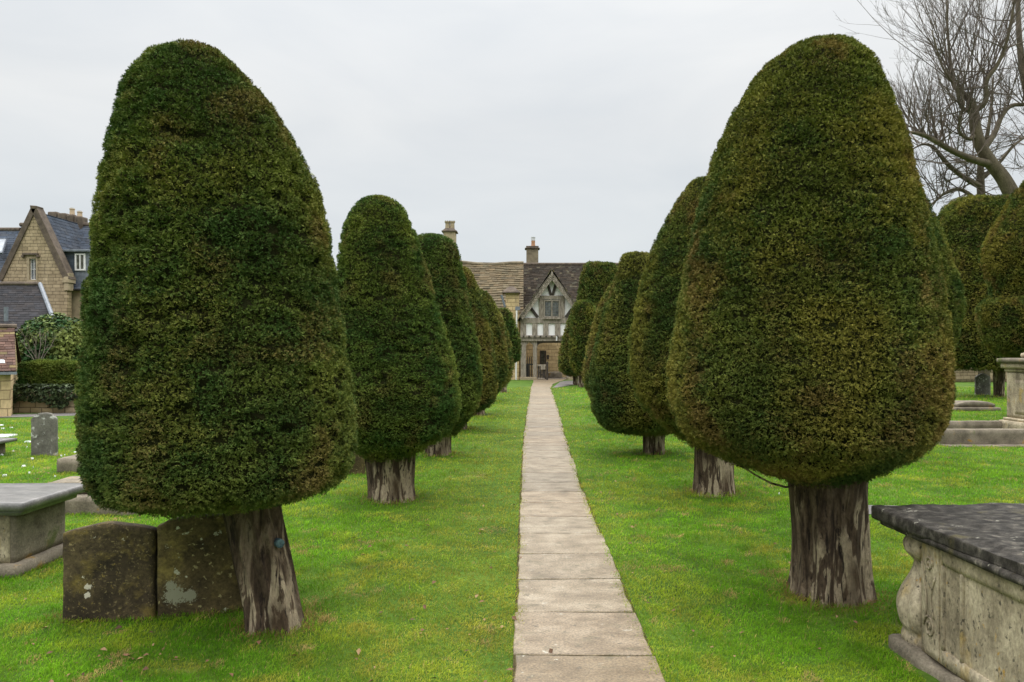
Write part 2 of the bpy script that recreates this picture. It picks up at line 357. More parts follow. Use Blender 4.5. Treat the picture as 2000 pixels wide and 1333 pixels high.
def path():
    mb = MB(); y = 1.2; r = random.Random(4)
    joints = [2310/(p-690.0) for p in (1285, 1200, 1135, 1085, 1045, 1012, 985, 963)]
    ys = [1.3, 1.95, 2.6, 3.22]+joints
    while ys[-1] < 45.5: ys.append(ys[-1]+r.choice((.5, .62, .72, .85)))
    el_, er_ = 0, 0
    for a, b in zip(ys[:-1], ys[1:]):
        el_ = r.uniform(-.012, .012); er_ = r.uniform(-.016, .016); g = .010 if a < 8 else .012
        k = r.uniform(.80, 1.12); w = r.uniform(-.04, .04); col = (k*(1+w), k, k*(1-w))
        if 3.3 < b < 3.95: col = (.72, .68, .6)
        n = 9; t = r.uniform(-.02, .02)
        zl, zr, z2 = r.uniform(.0145, .0165), r.uniform(.0145, .0165), r.uniform(-.001, .001)
        # outline with slightly ragged ends, then a top face, an arris and sides
        ring = []
        for i in range(n+1):
            x = (pl(a)+el_)*(1-i/n)+(pr(a)+er_)*i/n; ring.append((x, a+g+t*(i/n-.5)+r.uniform(-.004, .004), zl+(zr-zl)*i/n))
        for i in range(1, 5):
            u = i/5; ring.append((pr(a+(b-a)*u)+er_+r.uniform(-.007, .007), a+(b-a)*u, zr+z2*u))
        for i in range(n+1):
            x = (pr(b)+er_)*(1-i/n)+(pl(b)+el_)*i/n; ring.append((x, b-g+t*(.5-i/n)+r.uniform(-.004, .004), zr+(zl-zr)*i/n+z2))
        for i in range(1, 5):
            u = 1-i/5; ring.append((pl(a+(b-a)*u)+el_+r.uniform(-.007, .007), a+(b-a)*u, zl+z2*u))
        ring = [Vector(p) for p in ring]; c = sum(ring, Vector())/len(ring)
        inn = [p+(c-p).normalized()*.006 for p in ring]; lo = [Vector((p.x, p.y, -.02)) for p in ring]; mid = [Vector((p.x, p.y, p.z-.005)) for p in ring]
        k_ = len(ring); mb.quad(inn, col)
        for i in range(k_):
            j = (i+1) % k_
            mb.quad([mid[i], mid[j], inn[j], inn[i]], col); mb.quad([lo[i], lo[j], mid[j], mid[i]], col)
    o = mb.build('path', M['slab'], col=True); tag(o, kind='structure')
    yy = np.linspace(1.2, 46, 60); jb = MB()
    for a, b in zip(yy[:-1], yy[1:]):
        jb.quad([(pl(a)-.01, a, .0095), (pr(a)+.01, a, .0095), (pr(b)+.01, b, .0095), (pl(b)-.01, b, .0095)])
    tag(jb.build('path_bed', M['joint']), kind='structure')
path()
def strip(name, pts, mat, z=.016):
    mb = MB(); mb.quad([(x, y, z) for x, y in pts]); tag(mb.build(name, mat), kind='structure')
g0, g1 = G(0, 822), G(160, 806)
strip('side_path', [(-24, 16.9), (-14, 17.9), (-8, 20.3), (-8, 21.2), (-14, 19.0), (-24, 18.2)], M['tarmac'])
strip('tarmac_path', [(3.2, 7.3), (12, 6.4), (12, 6.95), (3.2, 7.75)], M['tarmac'])
strip('forecourt', [(1.25, 33.5), (2.9, 38.2), (9, 39), (9, 43.0), (2.42, 42.6), (2.0, 41)], M['tarmac'], .012)
strip('yard', [(-2, 44.5), (9, 44.5), (9, 48.4), (-2, 48.4)], M['tarmac'], .008)

# ---------------------------------------------------------------- foliage builder
def needles(pos, shoot, side, k, Ls, L, W, jit, colr, verts, faces_base):
    """pos, shoot, side: (n,3); k needles on each shoot; returns quads verts and colours"""
    n = len(pos); t = rng.random((n, k, 1))
    s = np.where(np.arange(k) % 2 == 0, 1., -1.)[None, :, None]
    base = pos[:, None, :]+shoot[:, None, :]*(t*Ls)
    d = shoot[:, None, :]*.75+side[:, None, :]*s*.8+rng.normal(0, jit, (n, k, 3))
    d /= np.linalg.norm(d, axis=2, keepdims=True)
    nrm = np.cross(shoot, side)[:, None, :]+rng.normal(0, .35, (n, k, 3))
    w = np.cross(d, nrm); w /= np.linalg.norm(w, axis=2, keepdims=True)+1e-9
    ll = L*rng.uniform(.7, 1.25, (n, k, 1))
    v = np.stack([base, base+d*ll*.5+w*W*.5, base+d*ll, base+d*ll*.5-w*W*.5], 2)
    c = np.repeat(colr[:, None, :], k, 1)*rng.uniform(.8, 1.2, (n, k, 1))
    return v.reshape(-1, 3), c.reshape(-1, 3)

def unit(a): return a/(np.linalg.norm(a, axis=1, keepdims=True)+1e-9)

def surf_foliage(p, nr, scale, k=7, spread=.8, tint=(1, 1, 1), seed=0, warm=.5, droop=0.0):
    """sprigs on points p with normals nr -> verts, colours"""
    n = len(p)
    sh = unit(nr*1.0+rng.normal(0, spread, (n, 3))*np.array([1, 1, .75])+np.array([0, 0, -droop]))
    sd = unit(np.cross(sh, rng.normal(0, 1, (n, 3))+np.array([0, 0, 1.2])))
    a = fbm(p*2.6, seed+5, 3); b = fbm(p*np.array([6, 6, 11]), seed+9, 2); r = rng.random(n)
    deep = np.array([.050, .088, .022]); mid = np.array([.142, .160, .034]); olive = np.array([.225, .200, .042]); brown = np.array([.190, .130, .046])
    f = np.clip((a-.30)*2.2+(b-.5)*.9+(r-.5)*.5, 0, 1)[:, None]
    c = deep*(1-f)+mid*f
    fo = (np.clip((fbm(p*2.3+31, seed+2, 3)-.60+.26*warm)*5+(r-.5)*.6, 0, 1)*(.35+.65*warm))[:, None]
    c = c*(1-fo)+olive*fo
    fb = (np.clip((fbm(p*4.2+77, seed+3, 3)-.58)*5+(rng.random(n)-.5)*.9, 0, 1)*.72)[:, None]
    c = c*(1-fb)+brown*fb
    c = c*np.array(tint)*(.80+.68*fbm(p*np.array([3.2, 3.2, 4.5]), seed+11, 3))[:, None]
    return needles(p, sh, sd, k, scale*.8, scale, scale*.30, .3, c, None, 0)

def resample(prof, n):
    """prof rows: z, cx, r, cy ; smooth Catmull-Rom along arc length"""
    a = np.array(prof, float); d = np.concatenate([[0], np.cumsum(np.hypot(np.diff(a[:, 0]), np.diff(a[:, 2])))])
    u = np.linspace(0, d[-1], n); o = []
    idx = np.clip(np.searchsorted(d, u, 'right')-1, 0, len(a)-2)
    for i, uu in zip(idx, u):
        p0, p1, p2, p3 = a[max(i-1, 0)], a[i], a[i+1], a[min(i+2, len(a)-1)]; t = (uu-d[i])/max(d[i+1]-d[i], 1e-9)
        q = .5*((2*p1)+(-p0+p2)*t+(2*p0-5*p1+4*p2-p3)*t*t+(-p0+3*p1-3*p2+p3)*t**3); o.append(q)
    return np.array(o)

def crown(parent, prof, Y, scale, cover, tint, seed, warm, lumps=.05, streak=.02, droop=0.0, ysq=1.0, k=7, flat=.0):
    q = resample(prof, 240); q[:, 2] = np.maximum(q[:, 2], .004)
    dz = np.gradient(q[:, 0]); dr = np.gradient(q[:, 2]); ds = np.hypot(dz, dr)
    w = ds*q[:, 2]; area = 2*math.pi*w.sum()
    nt_ = int(area*cover/(scale*scale*.27*.5*k))
    cdf = np.cumsum(w)/w.sum()
    iv = np.interp(rng.random(nt_), cdf, np.arange(len(cdf))); th = rng.random(nt_)*2*math.pi
    g = lambda col, x: np.interp(x, np.arange(len(q)), col)
    def surf(iv, th, inset=0):
        z, cx, r, cy = (g(q[:, j], iv) for j in range(4))
        tz, tr = g(dz/ds, iv), g(dr/ds, iv)           # profile runs top -> bottom
        nx, nz = -tz, tr                               # outward
        n_ = np.stack([np.cos(th)*nx, np.sin(th)*nx, nz], 1)
        p = np.stack([cx+np.cos(th)*r, cy+np.sin(th)*r*ysq, z], 1)
        fl = np.minimum(r, .6)/.6
        dsp = (fbm(p*1.4, seed, 2)-.5)*2*lumps+(vnoise(p*np.array([5, 5, 7.]), seed+4)-.5)*2*lumps*.3+(vnoise(p*np.array([9, 9, 26.]), seed+6)-.5)*2*streak-np.clip(vnoise(p*np.array([11, 11, 30.]), seed+8)-.60, 0, 1)*8*streak
        return p+n_*((dsp-inset)*fl)[:, None], n_, dsp
    p, n_, dsp = surf(iv, th)
    view = unit(np.array([0, 0, H])-p); fc = (n_*view).sum(1)
    keep = rng.random(nt_) < np.where(fc > -.2, 1.0, .45)
    p, n_ = p[keep], n_[keep]
    p = p-n_*(rng.random(len(p))**1.5*scale*1.8)[:, None]
    dn = n_[:, 2] < -.45; p[dn, 2] -= rng.random(dn.sum())**3*.028*min(1.6, Y/4.3)
    st = rng.random(len(p)) < .0035; p[st] += n_[st]*(rng.random((st.sum(), 1))*scale*1.0+.002)
    v, c = surf_foliage(p, n_, scale, k, .8, tint, seed, warm, droop)
    nq = len(v)//4
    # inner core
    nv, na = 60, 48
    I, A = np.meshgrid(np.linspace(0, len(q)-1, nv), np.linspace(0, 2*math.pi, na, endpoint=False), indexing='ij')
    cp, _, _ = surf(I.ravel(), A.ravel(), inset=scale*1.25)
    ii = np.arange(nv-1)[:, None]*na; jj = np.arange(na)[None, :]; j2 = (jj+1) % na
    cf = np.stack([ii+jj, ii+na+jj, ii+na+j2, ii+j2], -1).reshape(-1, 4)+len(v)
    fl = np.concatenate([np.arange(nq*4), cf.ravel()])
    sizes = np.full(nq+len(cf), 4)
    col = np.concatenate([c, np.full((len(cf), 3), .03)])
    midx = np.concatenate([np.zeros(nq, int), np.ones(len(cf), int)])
    return mesh_np('crown', np.concatenate([v, cp]), fl, sizes, [M['foliage'], M['core']], parent, col=col, midx=midx)

def trunk(parent, rows, seed, flute=.10, mat=None, nz_=46, na=72, flare=.16):
    """rows: z, cx, cy, r bottom to top"""
    a = np.array(rows, float); z = np.linspace(a[0, 0], a[-1, 0], nz_)
    cx, cy, r = (np.interp(z, a[:, 0], a[:, j]) for j in (1, 2, 3))
    th = np.linspace(0, 2*math.pi, na, endpoint=False)
    Z, T = np.meshgrid(z, th, indexing='ij')
    h = np.clip(Z-z[0], 0, None); R0 = r.max()
    nse = lambda fr, s, zs: vnoise(np.stack([np.cos(T).ravel()*fr+5, np.sin(T).ravel()*fr+5, Z.ravel()*zs], 1), s).reshape(T.shape)
    rr = r[:, None]*(1+flute*2*(nse(2.4, seed, .7)-.5)+flute*1.1*(nse(6, seed+1, .9)-.5)+flute*.7*(nse(14, seed+2, 2.5)-.5))
    rr *= 1+flare*np.exp(-h/(R0*.35))*(.5+1.2*nse(2.1, seed+3, .2))
    v = np.stack([(cx[:, None]+rr*np.cos(T)).ravel(), (cy[:, None]+rr*np.sin(T)).ravel(), Z.ravel()], 1)
    ii = np.arange(nz_-1)[:, None]*na; jj = np.arange(na)[None, :]; j2 = (jj+1) % na
    f = np.stack([ii+jj, ii+j2, ii+na+j2, ii+na+jj], -1).reshape(-1, 4)
    fl = np.concatenate([f.ravel(), np.arange(na-1, -1, -1), (nz_-1)*na+np.arange(na)])
    return mesh_np('trunk', v, fl, np.concatenate([np.full(len(f), 4), [na, na]]), mat or M['yew_bark'], parent, smooth=True)

YEWS = 'clipped yew trees of the churchyard'
TRUNKS = []
def yew(label, Y, rows, base, top, seed, tint=(1, 1, 1), warm=.5, cover=1.8, px=1.0, lumps=.05, streak=.02, flute=.17, droop=0., ysq=1.0, flare=.16):
    """rows: (py, left px, right px[, dY]) top to bottom; base/top: (py, left px, right px) of the trunk"""
    bx = ((base[1]+base[2])/2-CX)/F*Y
    t = thing('yew_tree', label, 'tree', (bx, Y, 0), YEWS)
    prof = []
    for r_ in rows:
        dy = r_[3] if len(r_) > 3 else 0
        al, ar = math.atan((r_[1]-CX)/F), math.atan((r_[2]-CX)/F); am, ah = (al+ar)/2, (ar-al)/2
        d = Y/math.cos(am); dep = d*math.cos(ah)*(math.cos(al)+math.cos(ar))/2      # tangents to a round crown
        prof.append([H-(r_[0]-CY)/F*(dep+dy), Y*math.tan(am), d*math.sin(ah), Y])
    scale = max(.0135, Y/717*1.35*px)
    for q in prof: q[2] = max(q[2]-scale*1.0, q[2]*.4)
    for i, q in enumerate(prof): q[0] -= (scale*.8+.012*Y/4)*max(0, 1-i/9)
    crown(t, prof, Y, scale, cover, tint, seed, warm, lumps, streak, droop, ysq)
    rb = (base[2]-base[1])/2/F*Y; rt = (top[2]-top[1])/2/F*Y; tx = ((top[1]+top[2])/2-CX)/F*Y
    zt = H-(top[0]-CY)/F*Y
    trunk(t, [(-.05, bx, Y, rb), (zt*.35, bx*.65+tx*.35, Y, rb*.78+rt*.22), (zt, tx, Y, rt), (zt+.35, tx*1.5-bx*.5, Y, rt*1.3)], seed, flute, flare=flare)
    TRUNKS.append((bx, Y, rb*1.15))
    return t

# the two big yews in front
L1 = [(85, 386, 394), (88, 362, 416), (93, 326, 430), (101, 312, 441), (112, 288, 456), (130, 267, 474), (150, 250, 492), (170, 237, 509), (210, 221, 542), (250, 213, 566), (290, 204, 589), (350, 192, 620), (420, 176, 640), (500, 170, 655),
      (580, 162, 668), (660, 156, 680), (740, 150, 690), (830, 149, 699), (900, 153, 697), (945, 162, 684, -.15), (985, 190, 655, -.42), (1003, 235, 610, -.5), (1003, 330, 560, -.42), (985, 420, 530, -.2)]
yew('large dark green yew with a leaning trunk beside the two mossy headstones', 4.35, L1, (1240, 492, 594), (990, 438, 544), 3, tint=(.98, 1.02, .98), warm=.32, cover=2.1, lumps=.024, streak=.019)
R1 = [(77, 1597, 1605), (80, 1566, 1636), (90, 1538, 1670), (108, 1506, 1694), (130, 1478, 1714), (150, 1463, 1723), (170, 1450, 1733), (210, 1427, 1748), (250, 1408, 1763), (290, 1392, 1777), (340, 1375, 1792), (390, 1360, 1806), (440, 1349, 1819), (510, 1334, 1835),
      (590, 1320, 1850), (670, 1307, 1860), (730, 1300, 1865), (780, 1300, 1862), (825, 1314, 1846), (868, 1345, 1810, -.1), (905, 1400, 1755, -.2), (930, 1475, 1710, -.25), (950, 1550, 1680, -.15)]
yew('large olive green yew on a straight flared trunk beside the black topped tomb', 4.9, R1, (1178, 1550, 1688), (940, 1545, 1690), 21, tint=(1.04, 1.0, .95), warm=.6, cover=2.0, lumps=.02, streak=.011)
# left row behind
yew('second yew on the left of the path, bright mid green on a stout pale trunk', 8.1,
    [(378, 735, 742), (383, 708, 768), (400, 690, 790), (440, 668, 810), (490, 657, 828), (560, 649, 848), (620, 643, 866), (690, 637, 884), (745, 633, 897), (790, 634, 902), (820, 640, 895), (850, 660, 872), (880, 695, 820), (895, 722, 805)],
    (980, 725, 806), (890, 718, 808), 33, warm=.25, tint=(.95, 1.12, .95), lumps=.035)
yew('third yew on the left of the path, its dome rising beside the pinnacled chimney', 11.55,
    [(452, 840, 850), (456, 815, 870), (470, 795, 890), (500, 782, 902), (550, 772, 912), (600, 768, 922), (660, 766, 932), (720, 764, 940), (760, 766, 943), (795, 772, 938), (825, 790, 915), (850, 825, 890)],
    (890, 833, 878), (845, 830, 880), 41, warm=.3, tint=(.9, 1.05, .95), lumps=.05)
yew('fourth yew on the left of the path, yellow green edge showing past the third', 15.4,
    [(515, 890, 900), (522, 868, 918), (545, 850, 932), (590, 838, 945), (640, 828, 957), (690, 822, 967), (735, 820, 973), (765, 823, 972), (790, 838, 960), (812, 870, 920)],
    (840, 884, 910), (808, 885, 912), 47, warm=.45, lumps=.05)
yew('fifth yew on the left of the path, a narrow slope of it visible', 19.25,
    [(560, 930, 940), (567, 912, 954), (590, 895, 970), (630, 882, 984), (680, 873, 993), (715, 870, 995), (745, 874, 990), (770, 890, 972), (788, 915, 945)],
    (810, 920, 946), (784, 922, 944), 53, warm=.45, lumps=.05)
yew('sixth yew on the left of the path, low olive crown near the gatehouse', 24.8,
    [(590, 950, 960), (598, 935, 973), (625, 920, 987), (665, 910, 998), (700, 906, 1003), (728, 910, 1002), (750, 928, 990), (765, 948, 970)],
    (783, 950, 966), (760, 950, 966), 59, warm=.45, lumps=.05)
yew('seventh and farthest yew on the left of the path, small and high clipped', 30.0,
    [(597, 980, 986), (602, 968, 997), (625, 957, 1009), (660, 950, 1018), (685, 949, 1020), (700, 955, 1016), (707, 972, 998)],
    (767, 978, 990), (704, 978, 990), 61, warm=.25, tint=(.9, 1.0, .9), lumps=.05)
# right row behind
yew('second yew on the right of the path, half hidden behind the big olive yew', 8.45,
    [(342, 1372, 1382), (347, 1352, 1402), (372, 1330, 1425), (420, 1300, 1455), (480, 1271, 1485), (560, 1244, 1515), (640, 1230, 1535), (700, 1226, 1542), (755, 1234, 1535), (800, 1262, 1510), (835, 1300, 1480), (872, 1350, 1440)],
    (968, 1357, 1434), (865, 1358, 1432), 67, tint=(1.03, 1.03, .95), warm=.45, lumps=.035, flute=.14)
yew('third yew on the right of the path, flat topped and dark on a short trunk', 11.7,
    [(489, 1234, 1246), (490, 1220, 1268), (500, 1210, 1284), (530, 1200, 1300), (580, 1183, 1322), (640, 1168, 1342), (700, 1156, 1355), (755, 1151, 1362), (795, 1153, 1360), (825, 1170, 1345), (840, 1205, 1320), (846, 1250, 1300)],
    (887, 1258, 1298), (838, 1256, 1300), 71, warm=.5, tint=(.95, 1.0, .95), lumps=.05, flute=.14)
yew('fourth yew on the right of the path, a thin sliver behind the flat topped one', 15.4,
    [(545, 1208, 1218), (552, 1190, 1236), (590, 1170, 1256), (640, 1154, 1272), (700, 1143, 1284), (740, 1141, 1286), (770, 1150, 1278), (795, 1180, 1250)],
    (838, 1202, 1228), (792, 1202, 1228), 73, warm=.7, lumps=.04)
yew('fifth yew on the right of the path, olive sliver nearest to the forecourt verge', 21.5,
    [(585, 1186, 1194), (592, 1172, 1208), (630, 1157, 1224), (680, 1143, 1236), (720, 1136, 1242), (745, 1138, 1240), (768, 1155, 1222)],
    (797, 1176, 1196), (764, 1176, 1198), 79, warm=.8, lumps=.04)
yew('small rounded yew on the right covering the side of the half timbered gable', 34.5,
    [(582, 1136, 1146), (586, 1122, 1158), (605, 1114, 1168), (645, 1110, 1172), (690, 1110, 1173), (715, 1113, 1171), (730, 1125, 1160)],
    (757, 1130, 1140), (728, 1130, 1140), 83, warm=.45, lumps=.06, tint=(.95, 1, .9))
yew('smallest yew by the gatehouse archway, tucked behind the rounded one', 37.0,
    [(604, 1120, 1128), (612, 1110, 1138), (640, 1100, 1147), (680, 1091, 1154), (710, 1088, 1155), (724, 1094, 1150), (733, 1112, 1138)],
    (752, 1119, 1129), (728, 1119, 1129), 89, warm=.4, lumps=.06)
yew('broad tall yew with a flat dome in front of the dark slate roof', 39.5,
    [(507, 1160, 1180), (509, 1147, 1196), (518, 1137, 1206), (545, 1130, 1216), (600, 1125, 1226), (670, 1122, 1232), (710, 1126, 1228), (730, 1150, 1205)],
    (748, 1172, 1186), (725, 1172, 1186), 97, warm=.35, lumps=.1)
# yews on the far right
yew('yew whose right edge shows behind the big olive yew', 11.5,
    [(330, 1735, 1745), (336, 1705, 1775), (370, 1665, 1805), (430, 1635, 1830), (500, 1610, 1860), (560, 1595, 1880), (600, 1592, 1887), (650, 1600, 1876), (710, 1625, 1850), (770, 1665, 1810), (815, 1705, 1770)],
    (890, 1720, 1760), (805, 1718, 1762), 101, warm=.4, lumps=.06, tint=(.95, .95, .9))
yew('wide low domed yew in deep shade under the bare trees', 27.0,
    [(383, 1890, 1925), (385, 1868, 1950), (396, 1845, 1980), (415, 1825, 2000), (450, 1812, 2015), (510, 1800, 2028), (580, 1796, 2034), (650, 1800, 2030), (700, 1815, 2010), (722, 1850, 1985)],
    (775, 1943, 1960), (715, 1941, 1962), 103, warm=.55, lumps=.18, tint=(.9, .9, .8), droop=.3)
yew('waisted yew with a bulging lower tier at the right edge, above the pedestal tomb', 18.0,
    [(325, 2035, 2050), (330, 2015, 2070), (350, 1992, 2095), (390, 1960, 2125), (440, 1930, 2150), (490, 1912, 2165), (525, 1918, 2162), (565, 1930, 2150), (580, 1930, 2150), (588, 1912, 2165), (603, 1903, 2172), (640, 1907, 2168), (672, 1920, 2155), (693, 1945, 2130), (700, 2000, 2080)],
    (818, 2015, 2055), (690, 2013, 2057), 107, warm=.6, lumps=.05, tint=(1.0, .95, .85))

# low whippy branch under the big olive yew, a part of no crown mesh
def low_branch():
    t = [o for o in C.objects if o.get('label', '').startswith('large olive')][0]
    mb = MB(); Y = 4.9
    pts = [P(1562, 948, Y), P(1535, 952, Y-.05), P(1505, 944, Y-.1), P(1475, 928, Y-.15), P(1455, 915, Y-.2), P(1430, 905, Y-.25)]
    mb.tube(pts, [.008, .008, .007, .006, .005, .003], 6)
    mb.tube([P(1545, 935, Y), P(1515, 930, Y-.1), P(1490, 925, Y-.1), P(1468, 910, Y-.2)], [.006, .005, .005, .003], 6)
    mb.build('low_branch', M['yew_bark'], t)
low_branch()
def tree_tag():
    t = [o for o in C.objects if o.get('label', '').startswith('large dark')][0]
    mb = MB(); c = P(547, 1062, 4.235); nn = Vector((.66, -.75, .02)).normalized(); u = nn.cross(Vector((0, 0, 1))).normalized(); w = Vector((0, 0, 1)); k = 20
    A = [c+u*(.026*math.cos(2*math.pi*i/k))+w*(.026*math.sin(2*math.pi*i/k)) for i in range(k)]
    n0 = len(mb.v); mb.v = [tuple(p-nn*.05) for p in A]+[tuple(p+nn*.006) for p in A]
    mb.f = [tuple(range(k))[::-1], tuple(range(k, 2*k))]+[(i, (i+1) % k, k+(i+1) % k, k+i) for i in range(k)]; mb.c = [(1, 1, 1)]*len(mb.f)
    mb.build('tree_tag', M['tag'], t, bevel=.002)
tree_tag()

# ---------------------------------------------------------------- gravestones and tombs
def rough_block(mb_, sx, sy, sz, cen, rot=0, seg=.05, round_=.015, amp=.006, freq=9, seed=0, top=None, base_amp=1.0, chip=0.0):
    """rounded, weathered block; cen = middle of its bottom; top(x) -> height factor"""
    hs = np.array([sx/2, sy/2, sz/2]); n = [max(2, int(round(d/seg))) for d in (sx, sy, sz)]
    key = {}; V = []; Fc = []
    def vid(i, j, k):
        q = (i, j, k)
        if q not in key:
            key[q] = len(V); V.append((-hs[0]+sx*i/n[0], -hs[1]+sy*j/n[1], -hs[2]+sz*k/n[2]))
        return key[q]
    nx, ny, nz_ = n
    for i in range(nx):
        for j in range(ny):
            Fc.append((vid(i, j, nz_), vid(i+1, j, nz_), vid(i+1, j+1, nz_), vid(i, j+1, nz_))); Fc.append((vid(i, j+1, 0), vid(i+1, j+1, 0), vid(i+1, j, 0), vid(i, j, 0)))
    for i in range(nx):
        for k in range(nz_):
            Fc.append((vid(i, 0, k), vid(i+1, 0, k), vid(i+1, 0, k+1), vid(i, 0, k+1))); Fc.append((vid(i, ny, k+1), vid(i+1, ny, k+1), vid(i+1, ny, k), vid(i, ny, k)))
    for j in range(ny):
        for k in range(nz_):
            Fc.append((vid(0, j, k+1), vid(0, j+1, k+1), vid(0, j+1, k), vid(0, j, k))[::-1] if False else (vid(0, j+1, k), vid(0, j, k), vid(0, j, k+1), vid(0, j+1, k+1)))
            Fc.append((vid(nx, j, k), vid(nx, j+1, k), vid(nx, j+1, k+1), vid(nx, j, k+1)))
    p = np.array(V); q = np.clip(p, -(hs-round_), hs-round_); d = p-q; L = np.linalg.norm(d, axis=1, keepdims=True)
    dn = np.where(L > 1e-9, d/np.maximum(L, 1e-9), 0); p2 = np.where(L > 1e-9, q+dn*round_, p)
    nv = np.where(L > 1e-9, dn, 0)
    dis = (fbm(p2*freq+seed*7.7, seed, 3)-.5)*2*amp
    p2 = p2+nv*dis[:, None]
    if chip:
        p2 = p2-nv*(np.clip(vnoise(p2*5+seed, seed+3)-.62, 0, 1)*chip*2.6)[:, None]
    p2[:, 2] += hs[2]
    if top is not None:
        p2[:, 2] *= np.array([top(x/hs[0]) for x in p2[:, 0]])
    c, s = math.cos(rot), math.sin(rot)
    X = p2[:, 0]*c-p2[:, 1]*s+cen[0]; Y = p2[:, 0]*s+p2[:, 1]*c+cen[1]
    n0 = len(mb_.v)
    mb_.v += list(zip(X, Y, p2[:, 2]+cen[2])); mb_.f += [tuple(n0+i for i in f) for f in Fc]; mb_.c += [(1, 1, 1)]*len(Fc)

def headstone(label, a, b, h, thick, mat, top, seed, group='upright headstones', lean=0, seg=.03, name='headstone'):
    c = (a+b)/2; rot = math.atan2(b.y-a.y, b.x-a.x); w = (b-a).length
    mb = MB(); rough_block(mb, w, thick, h+.06, (0, 0, -.06), 0, seg, .007, .005, 13, seed, top, chip=.008)
    o = mb.build(name, mat, origin=(0, 0, 0), smooth=True)
    o.location = c; o.rotation_euler = (lean, 0, rot)
    return tag(o, label, 'headstone', group)
headstone('squat dark headstone covered in yellow lichen rings, left of the leaning yew trunk', Vector((-2.80, 4.37, 0)), Vector((-2.285, 4.44, 0)), .60, .085, M['dark_stone'],
          lambda u: 1-.06*abs(u)**2.2+.02*math.exp(-((u+.1)/.3)**2), 5, lean=.0)
headstone('squat olive headstone with a white lichen patch, partly behind the leaning yew trunk', Vector((-2.279, 4.45, 0)), Vector((-1.80, 4.60, 0)), .63, .085, M['olive_stone'],
          lambda u: 1-.05*abs(u)**2-.02*(u < -.8), 8)
headstone('tall narrow grey headstone with round shoulders on the far left lawn', G(62, 893), G(112, 891), .70, .09, M['grey_stone'],
          lambda u: 1-.16*max(0, abs(u)-.45)**1.3*1.2-.04*u*u, 11)
headstone('brown headstone glimpsed between the first and second left yews', G(680, 927), G(713, 925), .31, .09, M['olive_stone'], lambda u: 1-.05*u*u, 13)
headstone('dark pointed headstone in the shade under the domed yew', Vector(((1905-CX)/F*28, 28, 0)), Vector(((1933-CX)/F*28, 28, 0)), .86, .12, M['grey_stone'],
          lambda u: 1-.16*abs(u)**1.4, 17, seg=.06)

def colony(m, c0, pts, scale):
    m = m.copy(); t = m.node_tree; b = t.nodes['Principled BSDF']; tc = t.nodes.new('ShaderNodeTexCoord')
    f = nz_of(t, tc.outputs['Object'], scale, 5, .7); col = b.inputs['Base Color'].links[0].from_socket
    for (x, z, r) in pts:
        mp = t.nodes.new('ShaderNodeMapping'); mp.inputs['Location'].default_value = (-x, 0, -z); mp.inputs['Scale'].default_value = (1, .05, 1); t.links.new(tc.outputs['Object'], mp.inputs[0])
        ln = t.nodes.new('ShaderNodeVectorMath'); ln.operation = 'LENGTH'; t.links.new(mp.outputs[0], ln.inputs[0])
        ma = t.nodes.new('ShaderNodeMath'); ma.operation = 'MULTIPLY_ADD'; t.links.new(ln.outputs['Value'], ma.inputs[0]); ma.inputs[1].default_value = -.42/r; t.links.new(f, ma.inputs[2])
        k = ramp_of(t, ma.outputs[0], [(.20, (0, 0, 0)), (.235, (1, 1, 1))]); w = t.nodes.new('ShaderNodeRGBToBW'); t.links.new(k, w.inputs[0]); col = mix(t, w.outputs[0], col, c0)
    t.links.new(col, b.inputs['Base Color']); return m
hs = [o for o in C.objects if o.name.startswith('headstone')]
for o in hs:
    if o['label'].startswith('squat dark'): o.data.materials[0] = colony(M['dark_stone'], (.55, .50, .40), [(-.115, .235, .028), (-.118, .185, .026)], 40)
    if o['label'].startswith('squat olive'): o.data.materials[0] = colony(M['olive_stone'], (.25, .25, .165), [(-.15, .15, .085), (-.07, .14, .06), (-.17, .21, .045)], 75)
# left chest tomb
def left_tomb():
    t = thing('chest_tomb', 'plain grey chest tomb with a flat wet lid at the left edge', 'tomb', (-4.4, 5.65, 0), 'table and chest tombs')
    mb = MB(); rough_block(mb, 1.56, .72, .12, (-4.50, 5.62, -.03), 0, .05, .02, .01, 7, 3); mb.build('plinth', M['kerb_stone'], t, smooth=True)
    mb = MB(); rough_block(mb, 1.42, .58, .36, (-4.50, 5.62, .088), 0, .05, .008, .003, 7, 4); mb.build('chest', M['kerb_stone'], t, smooth=True)
    mb = MB()
    for x in (-3.88, -5.03): rough_block(mb, .10, .60, .36, (x, 5.62, .0875), 0, .05, .006, .002, 7, 5)
    mb.each('corner_pilaster', M['tomb_stone'], t, smooth=True)
    mb = MB(); rough_block(mb, 1.56, .68, .05, (-4.50, 5.62, .447), 0, .04, .015, .003, 7, 6); mb.build('moulding', M['lid_grey'], t, smooth=True)
    mb = MB(); rough_block(mb, 1.70, .82, .065, (-4.50, 5.62, .495), 0, .035, .012, .004, 7, 7); mb.build('lid', M['lid_grey'], t, smooth=True)
left_tomb()

